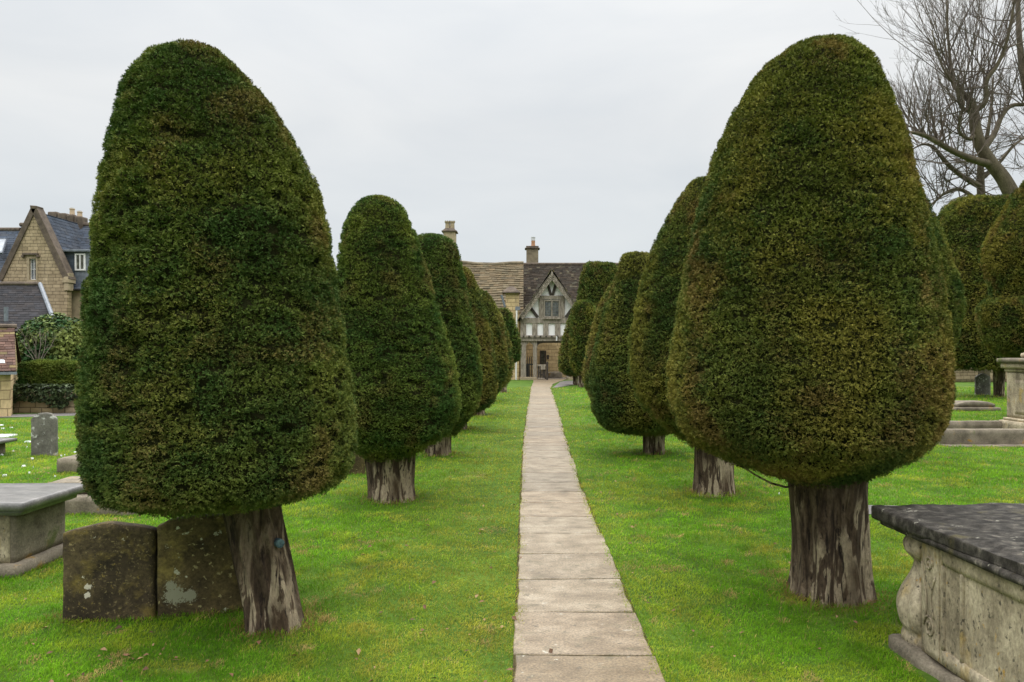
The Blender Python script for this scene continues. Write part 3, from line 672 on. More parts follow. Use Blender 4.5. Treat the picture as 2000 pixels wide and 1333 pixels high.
# right chest tomb with lyre shaped end
def right_tomb():
    t = thing('chest_tomb', 'carved limestone chest tomb with black wet slab top and scrolled end at right', 'tomb', (2.6, 3.2, 0), 'table and chest tombs')
    px_, py_ = 2.07, 3.78; rz = math.radians(2.2)
    def R(x, y, z):
        dx, dy = x-px_, y-py_; c, s = math.cos(rz), math.sin(rz)
        return (px_+dx*c+dy*s*-1 if False else px_+dx*c-dy*s, py_+dx*s+dy*c, z)
    def turn(mb): mb.v = [R(*p) for p in mb.v]; return mb
    x0, x1, y0, y1 = 2.095, 3.02, 1.9, 3.78
    mb = MB(); rough_block(mb, 1.16, 2.42, .13, (2.615, 2.83, -.05), 0, .04, .03, .018, 6, 2, chip=.03); turn(mb).build('plinth', M['kerb_stone'], t, smooth=True)
    mb = MB(); rough_block(mb, x1-x0, y1-y0, .60, ((x0+x1)/2, (y0+y1)/2, .075), 0, .035, .006, .003, 8, 3); turn(mb).build('chest', M['tomb_stone'], t, smooth=True)
    # raised frame round the sunk side panel + pilaster with carved scroll
    mb = MB(); e = .012
    def slab(ya, yb, za, zb, th=e): rough_block(mb, th*2, yb-ya, zb-za, (x0-.0005, (ya+yb)/2, za), 0, .03, .005, .0015, 9, 5)
    slab(1.9, 3.60, .585, .668); slab(1.9, 3.60, .085, .16); slab(3.44, 3.455, .16, .585, .016); slab(3.585, 3.60, .16, .585, .016); slab(2.70, 2.735, .16, .585, .008)
    slab(3.63, 3.775, .085, .668, .010)
    turn(mb).each('panel_frame', M['tomb_stone'], t, smooth=True)
    mb = MB()
    def spiral(cy, cz, r, turns, flip=1):
        pts = []
        for i in range(int(26*turns)):
            a = i/26*2*math.pi; rr = r*(1-i/(26*turns))+.004
            pts.append(Vector((x0-.014, cy+flip*rr*math.cos(a), cz+rr*1.35*math.sin(a))))
        mb.tube(pts, .0065, 6)
    spiral(3.70, .235, .042, 1.8); spiral(3.70, .56, .026, 1.5, -1)
    mb.tube([Vector((x0-.014, 3.742-.02*math.sin(i/12*5), .25+.028*i)) for i in range(12)], .006, 6)
    mb.tube([Vector((x0-.014, 3.660+.025*math.sin(i/10*4), .29+.024*i)) for i in range(10)], .005, 6)
    turn(mb).each('carved_scroll', M['tomb_stone'], t, smooth=True)
    # scrolled consoles at the far corners: fluted S profile round each corner
    prof = [(.072, .112), (.082, .120), (.118, .120), (.128, .108), (.145, .104), (.156, .118), (.175, .130), (.21, .142), (.255, .147), (.30, .142), (.345, .126), (.39, .104), (.435, .080), (.475, .063), (.505, .058),
            (.53, .066), (.545, .086), (.56, .104), (.585, .114), (.61, .113), (.635, .098), (.666, .080)]
    a = np.array(prof); zz = np.linspace(a[0, 0], a[-1, 0], 84); rr = np.interp(zz, a[:, 0], a[:, 1]); k = np.ones(5)/5; rr[2:-2] = np.convolve(rr, k, 'valid')
    for cxx in (x0+.095, x1-.095):
        na = 110; V = []; Fc = []
        for z, r_ in zip(zz, rr):
            am = .15*np.clip((z-.15)/.05, 0, 1)
            for j in range(na):
                th = 2*math.pi*j/na; g = abs(math.sin(th*4.5+.5)); q = r_*(1-am*(1-g)**1.3)
                V.append((cxx+q*math.cos(th), y1+.125+q*math.sin(th)*1.05, z+.006*math.sin(th*3)))
        for i in range(83):
            for j in range(na): j2 = (j+1) % na; Fc.append((i*na+j, i*na+j2, (i+1)*na+j2, (i+1)*na+j))
        mb = MB(); mb.v = V; mb.f = Fc; mb.c = [(1, 1, 1)]*len(Fc); turn(mb).build('console', M['tomb_stone'], t, smooth=True)
    mb = MB(); rough_block(mb, 1.06, 2.36, .04, (2.575, 2.93, .668), .01, .03, .016, .008, 7, 8); turn(mb).build('moulding', M['lid'], t, smooth=True)
    mb = MB(); rough_block(mb, 1.26, 2.62, .075, (2.70, 2.87, .694), math.radians(2.6), .018, .010, .009, 16, 9, chip=.02); turn(mb).build('lid', M['lid'], t, smooth=True)
right_tomb()

# stepped grave on the left lawn, small table tomb, coffin slab, low ledger
def left_graves():
    g = 'low graves on the left lawn'
    t = thing('stepped_grave', 'stepped stone grave with a rough boulder on top, left of the big yew', 'grave', (-6.0, 10.1, 0), g)
    mb = MB(); rough_block(mb, 1.2, .8, .24, (-5.85, 10.25, -.04), 0, .08, .02, .012, 5, 2); mb.build('lower_step', M['kerb_stone'], t, smooth=True)
    mb = MB(); rough_block(mb, .8, .5, .10, (-5.8, 10.35, .198), 0, .07, .02, .01, 5, 3); mb.build('upper_step', M['kerb_stone'], t, smooth=True)
    mb = MB(); rough_block(mb, .7, .42, .17, (-5.78, 10.35, .296), 0, .05, .06, .03, 5, 4, lambda u: 1-.35*abs(u)**1.5); mb.build('boulder', M['dark_stone'], t, smooth=True)
    t = thing('table_tomb', 'small low table tomb cut by the left edge of the view', 'tomb', (-8.7, 11.2, 0), 'table and chest tombs')
    mb = MB(); rough_block(mb, 1.1, .6, .26, (-8.92, 11.25, -.04), 0, .08, .01, .006, 5, 5); mb.build('chest', M['kerb_stone'], t, smooth=True)
    mb = MB(); rough_block(mb, 1.3, .78, .06, (-8.89, 11.25, .218), 0, .07, .015, .006, 5, 6); mb.build('lid', M['lid_grey'], t, smooth=True)
    t = thing('coffin_slab', 'weathered coffin shaped slab on a low block behind the grey chest tomb', 'grave', (-4.4, 7.5, 0), g)
    mb = MB(); rough_block(mb, .9, .5, .22, (-4.35, 7.5, -.03), math.radians(-4), .06, .02, .012, 6, 7); mb.build('block', M['kerb_stone'], t, smooth=True)
    mb = MB(); rough_block(mb, 1.0, .44, .16, (-4.5, 7.62, .187), math.radians(-4), .05, .04, .018, 6, 8, lambda u: .72+.28*(.5+.5*u)); mb.build('coped_stone', M['kerb_stone'], t, smooth=True)
    t = thing('ledger_slab', 'flat snow dusted ledger slab lying on the far left lawn', 'grave', (-10.2, 13.9, 0), g)
    mb = MB(); rough_block(mb, .9, .35, .06, (-10.5, 14.0, -.01), .1, .08, .015, .006, 5, 9); mb.build('slab', M['snow'], t, smooth=True)
left_graves()

def right_graves():
    x0 = (1845-CX)/F*12.7
    t = thing('grave_kerb', 'long lichened stone kerb round the plot under the pedestal tomb', 'grave', (9.5, 13.4, 0), 'kerbs and ledgers on the right lawn')
    mb = MB(); rough_block(mb, 4.2, .22, .33, (x0+2.1, 12.85, -.04), 0, .08, .02, .01, 4, 3); mb.build('front_kerb', M['kerb_stone'], t, smooth=True)
    mb = MB(); rough_block(mb, 4.0, .22, .31, (x0+2.2, 14.6, -.04), 0, .1, .02, .01, 4, 4); mb.build('rear_kerb', M['kerb_stone'], t, smooth=True)
    mb = MB(); rough_block(mb, .22, 1.5, .32, (x0+.14, 13.72, -.04), 0, .1, .02, .01, 4, 5); mb.build('end_kerb', M['kerb_stone'], t, smooth=True)
    mb = MB(); rough_block(mb, 4.3, .42, .05, (x0+2.1, 12.72, -.02), 0, .1, .012, .008, 4, 6); mb.build('footing', M['kerb_stone'], t, smooth=True)
    Y = 13.5; xl = (1966-CX)/F*14.5
    t = thing('pedestal_tomb', 'pale pedestal tomb with a moulded cornice standing inside the stone kerb', 'tomb', (xl+.6, Y+.5, 0), 'table and chest tombs')
    def blk(name, ov, z0, z1, rd=.01, mat='tomb_stone', a=.004):
        mb = MB(); rough_block(mb, 1.2+2*ov, 1.0+2*ov, z1-z0, (xl+.6, Y+.5, z0), 0, .07, rd, a, 4, int(z0*50)); return mb.build(name, M[mat], t, smooth=True)
    blk('base', .10, 0, .30); blk('base', .05, .297, .36, .02); blk('die', 0, .357, 1.28); 
    mb = MB(); rough_block(mb, .02, .5, .66, (xl-.003, Y+.5, .45), 0, .06, .006, .002, 4, 4); mb.build('panel', M['tomb_stone'], t, smooth=True)
    blk('frieze', .03, 1.277, 1.34); blk('cornice', .08, 1.337, 1.46, .025); blk('cap', .13, 1.457, 1.55, .02, 'kerb_stone')
    mb = MB(); rough_block(mb, .9, .7, .12, (xl+.6, Y+.5, 1.545), 0, .07, .05, .004, 4, 4); mb.build('cap', M['tomb_stone'], t, smooth=True)
    t = thing('coped_ledger', 'flat hipped grave slab on the grass in front of the shaded headstone', 'grave', ((1900-CX)/F*20.6, 20.6, 0), 'kerbs and ledgers on the right lawn')
    mb = MB(); rough_block(mb, 1.25, .8, .14, ((1900-CX)/F*20.6, 20.7, -.03), 0, .08, .015, .01, 4, 6); mb.build('footing', M['kerb_stone'], t, smooth=True)
    mb = MB(); rough_block(mb, 1.1, .6, .16, ((1900-CX)/F*20.6, 20.7, .107), 0, .07, .05, .012, 4, 7, lambda u: 1-.45*max(0, abs(u)-.6)/.4); mb.build('coped_stone', M['kerb_stone'], t, smooth=True)
    mb = MB(); rough_block(mb, 26, .5, 1.25, (0, 0, -.05), 0, .25, .04, .02, 3, 8)
    o = mb.build('stone_wall', M['house_wall'], smooth=True); o.location = (31, 41, 0); tag(o, 'low churchyard boundary wall glimpsed under the far right yews', 'wall')
right_graves()

# ---------------------------------------------------------------- roofs
def slate_roof(mb, A, B, Cc, D, courses, width, base, var=.2, t=.03, sag=0.0, seed=0, grade=0.0, odd=None, oddp=0):
    """A,B eave left/right; Cc,D ridge right/left"""
    A, B, Cc, D = map(Vector, (A, B, Cc, D)); r = random.Random(seed)
    nrm = (B-A).cross(D-A).normalized()
    if nrm.z < 0: nrm = -nrm
    pt = lambda u, v: (A.lerp(B, u)).lerp(D.lerp(Cc, u), v)+nrm*0
    vs = [0]
    for i in range(courses): vs.append(vs[-1]+1-grade*i/courses)
    vs = [v/vs[-1] for v in vs]
    Lm = ((B-A).length+(Cc-D).length)/2
    def q(u, v):
        p = pt(u, v)
        if sag: p = p+Vector((0, 0, -sag*mnoise.noise(Vector((u*3.1+seed, v*1.7, 0)))-sag*.8*math.sin(math.pi*u)*v))
        return p
    for i in range(courses):
        v0, v1 = vs[i], min(1, vs[i+1]+.25/courses)
        w = width*(1-grade*.6*i/courses); n = max(2, int(Lm/w)); us = [0]
        x = r.uniform(.3, 1)/n
        while x < 1: us.append(x); x += r.uniform(.65, 1.35)/n
        us.append(1)
        for a, b in zip(us[:-1], us[1:]):
            g = .004/Lm; k = 1+r.uniform(-var, var); h = r.uniform(-.06, .06)
            bc = odd if odd and r.random() < oddp else base
            c = (bc[0]*k*(1+h), bc[1]*k, bc[2]*k*(1-h))
            e = nrm*(t*r.uniform(.8, 1.35)); e0 = nrm*.004; dv = r.uniform(-.08, .06)/courses
            lo = max(0, v0+dv) if i else v0
            p0, p1, p2, p3 = q(a+g, lo)+e, q(b-g, lo)+e, q(b-g, v1)+e0, q(a+g, v1)+e0
            mb.quad([p0, p1, p2, p3], c); mb.quad([p0-e*.98, p1-e*.98, p1, p0], c)
            mb.quad([p0-e*.98, p0, p3], c); mb.quad([p1, p1-e*.98, p2], c)
    for i in range(6):                     # boarding under the slates
        a, b = i/6, (i+1)/6
        mb.quad([q(a, 0)-nrm*.06, q(b, 0)-nrm*.06, q(b, 1)-nrm*.06, q(a, 1)-nrm*.06], tuple(x*.4 for x in base))

# ---------------------------------------------------------------- gatehouse, cottage, slate house
def gatehouse():
    Y = 44.0
    X = lambda px: (px-CX)/F*Y
    Z = lambda py: H-(py-CY)/F*Y
    t = thing('gatehouse', 'half timbered gatehouse with a carved gable over the churchyard gate', 'house', (X(1077.6), Y, 0))
    cxp = 1077.6
    mir = lambda p: 2*cxp-p
    # plinth and posts
    mb = MB()
    for a, b in ((1015, 1048.5), (mir(1048.5), mir(1015))): mb.box(X(a), X(b), Y-.16, Y+.42, -.05, Z(737))
    mb.each('plinth', M['ashlar'], t, bevel=.02)
    for a, b in ((1017, 1027.6), (mir(1027.6), mir(1017)), (1041, 1049), (mir(1049), mir(1041))):
        mb = MB(); mb.box(X(a), X(b), Y, Y+.32, Z(737.2), Z(667)); mb.build('post', M['timber'], t, bevel=.015)
    # arched heads of the side bays and the gate head
    def ogee(a, b):
        mb = MB(); n = 14; pts = [(X(a), Z(666.8))]
        pts += [(X(a), Z(676))]
        for i in range(n+1):
            u = i/n; k = abs(u-.5)*2; pts.append((X(a+(b-a)*u), Z(674.5-4.8*(1-k)**.7*(1+.25*math.sin(k*3.14*2)))))
        pts += [(X(b), Z(676)), (X(b), Z(666.8))]
        mb.prism(pts[::-1] if False else pts, Y+.05, Y+.25); mb.build('arched_head', M['timber'], t)
    ogee(1027.6, 1041); ogee(mir(1041), mir(1027.6))
    mb = MB(); mb.prism([(X(1049), Z(666.8)), (X(1049), Z(678)), (X(1051), Z(674)), (X(1055), Z(671.5)), (X(1062), Z(670)), (X(1093), Z(670)), (X(1100), Z(671.5)), (X(1104), Z(674)), (X(1106.2), Z(678)), (X(1106.2), Z(666.8))], Y+.05, Y+.27)
    mb.build('gate_head', M['dark_timber'], t)
    mb = MB(); mb.box(X(1015.5), X(mir(1015.5)), Y-.10, Y+.36, Z(666.9), Z(660.5)); mb.box(X(1016), X(mir(1016)), Y-.16, Y+.36, Z(660.2), Z(655.5)); mb.each('jetty_beam', M['timber'], t, bevel=.02)
    mb = MB()
    for k in range(11): mb.box(X(1021+k*11), X(1024+k*11), Y-.24, Y-.163, Z(659.5), Z(656))
    mb.each('joist_end', M['dark_timber'], t)
    mb = MB(); mb.box(X(1085.6), X(1088), Y-.28, Y-.165, Z(666), Z(657.5)); mb.build('lantern', M['white_paint'], t)
    # upper wall: plaster sheet behind, timbers proud
    mb = MB(); mb.prism([(X(1017), Z(655.3)), (X(mir(1017)), Z(655.3)), (X(mir(1017)), Z(620)), (X(cxp), Z(536)), (X(1017), Z(620))], Y+.02, Y+.2); mb.build('plaster_wall', M['plaster'], t)
    mb = MB(); yv = Y-.06; d = .079
    def tb(a, b, py0, py1, pr_=0): mb.box(X(a), X(b), yv-pr_, yv+d, Z(py1), Z(py0))
    studs = [(1016.5, 1027.6), (1039.4, 1049.6), (1060.8, 1071.3), (1083.9, 1094.4), (1105.6, 1115.8), (mir(1027.6), mir(1016.5))]
    for a, b in studs: tb(a, b, 632, 655.2)
    tb(1016.2, mir(1016.2), 621.5, 631.9, .02)
    tb(1052.5, 1062.2, 578, 621.3); tb(mir(1062.2), mir(1052.5), 578, 621.3)
    tb(1055, mir(1055), 577.8, 585, .012)
    mb.each('stud', M['timber'], t, bevel=.012)
    mb = MB()
    for s in (1, -1):
        f = (lambda p: p) if s > 0 else mir
        mb.bar((X(f(1069)), yv+.01, Z(553)), (X(f(1076.3)), yv+.01, Z(578)), .16, .06) if s > 0 else mb.bar((X(f(1076.3)), yv+.01, Z(578)), (X(f(1069)), yv+.01, Z(553)), .16, .06)
        mb.bar((X(f(1037)), yv+.01, Z(603)), (X(f(1050)), yv+.01, Z(620)), .19, .06) if s > 0 else mb.bar((X(f(1050)), yv+.01, Z(620)), (X(f(1037)), yv+.01, Z(603)), .19, .06)
    mb.each('brace', M['dark_timber'], t)
    # window
    f = MB(); yw = Y-.11
    for a, b, p0, p1 in ((1061.5, 1064.2, 586.5, 620.5), (mir(1064.2), mir(1061.5), 586.5, 620.5), (1064.3, mir(1064.3), 586.5, 589), (1064.3, mir(1064.3), 618.5, 620.5), (1076.5, 1078.9, 589.1, 618.4)):
        f.box(X(a), X(b), yw, yw+.12, Z(p1), Z(p0))
    f.box(X(1059.5), X(mir(1059.5)), yw-.10, yw-.002, Z(624), Z(620.8))
    fo = f.build('window', M['timber'], t, bevel=.008)
    g = MB(); g.box(X(1064.4), X(1076.4), yw+.06, yw+.08, Z(618.3), Z(589.2)); g.box(X(1079), X(mir(1064.4)), yw+.061, yw+.081, Z(618.3), Z(589.2)); g.build('pane', M['glass'], fo)
    g = MB()
    for p0, p1 in ((1064.4, 1076.4), (1079, mir(1064.4))):
        for k in range(1, 4): g.box(X(p0+(p1-p0)*k/4)-.007, X(p0+(p1-p0)*k/4)+.007, yw+.05, yw+.059, Z(618.3), Z(589.2))
        for k in range(1, 6): zz = Z(618.3)+(Z(589.2)-Z(618.3))*k/6; g.box(X(p0), X(p1), yw+.044, yw+.0495, zz-.006, zz+.006)
    g.build('lead_cames', M['lead'], fo)
    # bargeboards: broad carved boards
    for s in (1, -1):
        fx = (lambda p: p) if s > 0 else mir
        a = Vector((X(fx(1017.5)), Y-.42, Z(622))); b = Vector((X(cxp)+s*.0, Y-.42, Z(540.5)))
        mb = MB()
        if s > 0: mb.bar(a, b, .30, .06)
        else: mb.bar(b, a, .30, .06)
        bb = mb.build('bargeboard', M['timber'], t)
        mb = MB(); n = 15; L = b-a
        nn = Vector((-L.z, 0, L.x)).normalized()*(1 if s > 0 else -1)
        pts = []
        for i in range(n*8+1):
            u = .03+.94*i/(n*8); c = a+L*u+nn*(.07*math.sin(i/8*math.pi)); pts.append(Vector((c.x, Y-.435, c.z)))
        mb.tube(pts, .022, 5)
        for i in range(n):
            c = a+L*(.03+.94*(i+.5)/n)+nn*(-.035*(1 if i % 2 == 0 else -1)); mb.lathe(c.x, 0, [(0, .03)], 3) if False else mb.box(c.x-.04, c.x+.04, Y-.45, Y-.422, c.z-.04, c.z+.04)
        for e in (-.135, .135): mb.tube([Vector((q.x, Y-.43, q.z)) for q in (a+L*.02+nn*e, a+L*.97+nn*e)], .018, 5)
        mb.build('carving', M['dark_timber' if False else 'timber'], bb)
    mb = MB(); mb.lathe(X(cxp), Y-.4, [(Z(545), .05), (Z(540), .09), (Z(534), .08), (Z(531), .05), (Z(527), .02)], 10); mb.build('finial', M['timber'], t)
    # gable roof running back into the slate roof
    mb = MB(); yb = 45.9; zr = Z(527); base = (.085, .075, .062)
    slate_roof(mb, (X(1011.5), Y-.48, Z(627)), (X(1011.5), yb, Z(627)), (X(cxp), yb, zr), (X(cxp), Y-.48, zr), 18, .25, base, .3, .03, seed=3, odd=(.16, .145, .06), oddp=.25)
    slate_roof(mb, (X(mir(1011.5)), yb, Z(627)), (X(mir(1011.5)), Y-.48, Z(627)), (X(cxp), Y-.48, zr), (X(cxp), yb, zr), 18, .25, base, .3, .03, seed=4, odd=(.2, .17, .06), oddp=.35)
    rf = mb.build('roof', M['slates'], t, col=True)
    mb = MB(); mb.tube([(X(cxp), Y-.5, zr+.0), (X(cxp), yb, zr)], .09, 8); mb.build('ridge_tiles', M['coping'], rf)
    # side wall, inside of the passage and its back wall with a slit window and plaque
    mb = MB(); mb.box(X(1016.5), X(1016.5)+.25, Y+.44, Y+.98, -.05, Z(626)); mb.box(X(mir(1016.5))-.25, X(mir(1016.5)), Y+.44, Y+.98, -.05, Z(626)); mb.each('side_wall', M['gold_wall'], t)
    # iron rails of the side bay
    mb = MB()
    for px in (1030, 1034, 1038): mb.tube([(X(px), Y+.12, Z(737)), (X(px), Y+.12, Z(699)), (X(px), Y+.12, Z(697))], [.024, .024, .006], 6)
    mb.box(X(1027.7), X(1040.9), Y+.10, Y+.14, Z(713.5), Z(711)); mb.box(X(1027.7), X(1033), Y+.145, Y+.18, Z(736.5), Z(713))
    mb.build('railing', M['iron'], t)
    # lead box gutter and white downpipe
    mb = MB(); mb.box(X(1006.5), X(1016), Y-.34, Y-.03, Z(607), Z(600)); mb.build('rain_hopper', M['lead'], t, bevel=.01)
    mb = MB(); mb.tube([(X(1009.3), Y-.28, Z(607.2)), (X(1009), Y-.28, Z(660)), (X(1008), Y-.28, .02)], .05, 8); mb.build('downpipe', M['white_paint'], t)
    # gate
    g = thing('wooden_gate', 'dark wooden gate standing half open under the gatehouse arch', 'gate', (X(1067), Y-.3, 0))
    mb = MB(); mb.box(X(1066.3), X(1070.3), Y-.45, Y-.33, -.03, Z(708)); mb.box(X(1067), X(1069.6), Y-.43, Y-.35, Z(708)+.002, Z(706.3)); mb.each('gate_post', M['dark_timber'], g, bevel=.01)
    mb = MB(); mb.box(X(1049.6), X(1066), Y-.42, Y-.36, Z(715.5), Z(712)); mb.box(X(1049.6), X(1066), Y-.42, Y-.36, Z(740.5), Z(738)); mb.each('rail', M['timber'], g)
    mb = MB(); mb.bar((X(1050), Y-.42, Z(724)), (X(1066), Y-.42, Z(740)), .07, .05); mb.each('brace', M['dark_timber'], g)
    mb = MB()
    for px in (1050, 1054.3, 1058.6, 1062): mb.box(X(px), X(px+3.6), Y-.355, Y-.33, Z(741), Z(712.5))
    mb.each('board', M['dark_timber'], g)
    mb = MB(); mb.box(X(1056), X(1064.5), Y-.43, Y-.422, Z(722), Z(714.5)); mb.build('notice', M['timber'], g)
gatehouse()

def cottage():
    # left: stone-slated cottage adjoining, right: dark slate roofed range behind the gable
    Y = 45.0
    X = lambda px, y=Y: (px-CX)/F*y
    Z = lambda py, y=Y: H-(py-CY)/F*y
    t = thing('stone_cottage', 'golden stone cottage with a sagging stone slate roof left of the gatehouse', 'house', (X(960), Y, 0))
    ze = Z(625, 45); zr = Z(511, 48.6); xa, xb = X(860, 47), X(1022.5, 47)
    mb = MB(); mb.box(xa, X(1016.2, 45), Y+.15, Y+7, -.05, ze+.1); xe = X(1016.2, 45); mb.gable_end(xe-.45, xe-.05, Y+.3, Y+6.9, 48.55, ze+.102, zr-.45); mb.each('wall', M['gold_wall'], t)
    mb = MB(); slate_roof(mb, (xa, 44.95, ze), (xb, 44.95, ze), (xb, 48.6, zr-.12), (xa, 48.6, zr), 24, .42, (.140, .106, .060), .22, .05, .10, 7, .45, odd=(.115, .09, .05), oddp=.25)
    rf = mb.build('roof', M['stone_slates'], t, col=True)
    mb = MB(); mb.tube([(xa+(xb-xa)*i/8, 48.6, zr-.02-.12*i/8+.05*math.sin(i*1.1)-.08*math.sin(math.pi*i/8)) for i in range(9)], .12, 8); mb.build('ridge_tiles', M['old_stone'], rf)
    # turret like pier with a pyramid cap in front of the cottage
    mb = MB(); mb.box(X(987.5, 44.2), X(1014, 44.2), 44.2, 44.95, -.05, Z(573, 44.2)); mb.build('pier', M['gold_wall'], t, bevel=.02)
    mb = MB(); a, b = X(980.5, 44.2), X(1016, 44.2); z0, z1, z2 = Z(573.5, 44.2), Z(571, 44.2), Z(559, 44.2)
    mb.box(a, b, 44.0, 45.15, z0, z1); m0, m1 = a+.42, b-.42
    mb.hexa([(a, 44.0, z1+.002), (b, 44.0, z1+.002), (b, 45.15, z1+.002), (a, 45.15, z1+.002), (m0, 44.45, z2), (m1, 44.45, z2), (m1, 44.75, z2), (m0, 44.75, z2)])
    mb.build('pier_cap', M['coping'], t, bevel=.02)
    mb = MB(); mb.tube([(X(979.5, 44.2), 44.1, Z(577, 44.2)), (X(986.3, 44.2), 44.1, Z(600, 44.2))], .07, 8); mb.build('rain_pipe', M['lead'], t)
    # tall pinnacled chimney
    mb = MB(); Yc = 50.0; x0, x1 = X(866, Yc), X(889, Yc); w = x1-x0
    mb.box(x0, x1, Yc, Yc+.9, Z(540, Yc), Z(453, Yc)); ch = mb.build('chimney_stack', M['old_stone' if False else 'ashlar'], t, bevel=.02)
    mb = MB(); mb.box(x0-.12, x1+.12, Yc-.1, Yc+1, Z(453, Yc)+.002, Z(451, Yc)); mb.hexa([(x0-.08, Yc-.06, Z(451, Yc)+.003), (x1+.08, Yc-.06, Z(451, Yc)+.003), (x1+.08, Yc+.96, Z(451, Yc)+.003), (x0-.08, Yc+.96, Z(451, Yc)+.003), (x0+.12, Yc+.14, Z(445, Yc)), (x1-.12, Yc+.14, Z(445, Yc)), (x1-.12, Yc+.76, Z(445, Yc)), (x0+.12, Yc+.76, Z(445, Yc))]); mb.build('chimney_moulding', M['coping'], ch)
    for px in (872.8, 882):
        mb = MB(); mb.lathe(X(px, Yc), Yc+.45, [(Z(445, Yc), .17), (Z(434.5, Yc), .155), (Z(433.5, Yc), .20), (Z(431, Yc), .21)], 8)
        pot = mb.build('chimney_pot', M['ashlar'], ch)
        mb = MB()
        for k in range(8): a_ = k*math.pi/4; mb.lathe(X(px, Yc)+.17*math.cos(a_), Yc+.45+.17*math.sin(a_), [(Z(431, Yc)+.003, .04), (Z(429.2, Yc), .008)], 5)
        mb.each('crown_point', M['coping'], pot)
    # slate range
    s = thing('slate_house', 'long house range with a dark slate roof and stone chimney behind the gatehouse', 'house', (X(1100, 52), 52, 0))
    xl, xr = X(1022.5, 50)-.1, X(1290, 50); ze = Z(610, 48.2); zr = Z(516.5, 51.8)
    xw = lambda px: X(px, 48.4); zw = lambda py: Z(py, 48.4)
    w0, w1, z0, z1 = xw(1056.5), xw(1064), zw(712), zw(685)
    for p in ((xl+.05, w0, -.05, ze+.1), (w1, xr-.1, -.05, ze+.1), (w0, w1, -.05, z0), (w0, w1, z1, ze+.1)):
        mb = MB(); mb.box(p[0], p[1], 48.4, 48.8, p[2], p[3]); mb.build('wall', M['gold_wall'], s)
    mb = MB(); mb.box(w0, w1, 48.6, 48.62, z0, z1); mb.build('pane', M['glass'], s)
    mb = MB(); mb.box(w0-.07, w0-.003, 48.35, 48.55, z0, z1); mb.box(w1+.003, w1+.09, 48.35, 48.55, z0, z1); mb.each('window_jamb', M['dark_timber'], s)
    mb = MB(); mb.box(xw(1068), xw(1072.3), 48.35, 48.397, zw(702), zw(693.5)); mb.build('plaque', M['dark_timber'], s)
    mb = MB(); slate_roof(mb, (xl, 48.1, ze), (xr, 48.1, ze), (xr, 51.8, zr), (xl, 51.8, zr), 30, .27, (.042, .034, .026), .3, .026, .03, 9, .2, odd=(.08, .07, .048), oddp=.12)
    rf = mb.build('roof', M['slates'], s, col=True)
    mb = MB(); slate_roof(mb, (xr, 55.4, ze), (xl, 55.4, ze), (xl, 51.82, zr), (xr, 51.82, zr), 12, .8, (.078, .07, .066), .2, .02, 0, 9); mb.build('rear_slope', M['slates'], rf, col=True)
    mb = MB(); mb.tube([(xl, 51.8, zr), (xr, 51.8, zr)], .11, 8); mb.build('ridge_tiles', M['coping'], rf)
    Yc = 52.2; x0, x1 = X(1028, Yc), X(1051.5, Yc)
    mb = MB(); mb.box(x0, x1, Yc, Yc+.8, Z(540, Yc), Z(486, Yc)); st = mb.build('chimney', M['old_stone'], rf, bevel=.02)
    mb = MB(); mb.box(x0-.11, x1+.11, Yc-.1, Yc+.9, Z(486, Yc)+.002, Z(484.3, Yc)); mb.box(x0-.02, x1+.02, Yc-.02, Yc+.82, Z(484.3, Yc)+.002, Z(480.5, Yc)); mb.build('chimney_cap', M['coping'], s, bevel=.03)
    mb = MB(); xc = X(1041.5, Yc); mb.lathe(xc, Yc+.4, [(Z(480.5, Yc), .17), (Z(476, Yc), .14), (Z(469, Yc), .14)], 12); mb.build('chimney_pot', M['terracotta'], s)
    mb = MB(); mb.lathe(xc, Yc+.4, [(Z(469, Yc)+.002, .15), (Z(463.5, Yc), .15), (Z(463.5, Yc)+.01, .165), (Z(462, Yc), .165)], 12); mb.build('cowl', M['steel'], s)
    # rear slope of the cottage roof
    mb = MB(); slate_roof(mb, (xb, 52.4, Z(625, 45)), (xa, 52.4, Z(625, 45)), (xa, 48.62, Z(511, 48.6)), (xb, 48.62, Z(511, 48.6)-.12), 12, .9, (.185, .150, .092), .2, .04, 0, 8); mb.build('rear_slope', M['stone_slates'], t, col=True)
    mb = MB(); o = MB(); rough_block(o, 1.0, .8, .5, (0, 0, -.1), 0, .1, .08, .06, 3, 4); b_ = o.build('rubble_heap', M['kerb_stone'], smooth=True); b_.location = (X(1083, 47.7), 47.7, 0); tag(b_, 'low mossy stone mounting block against the wall beyond the gate', 'stone')
cottage()

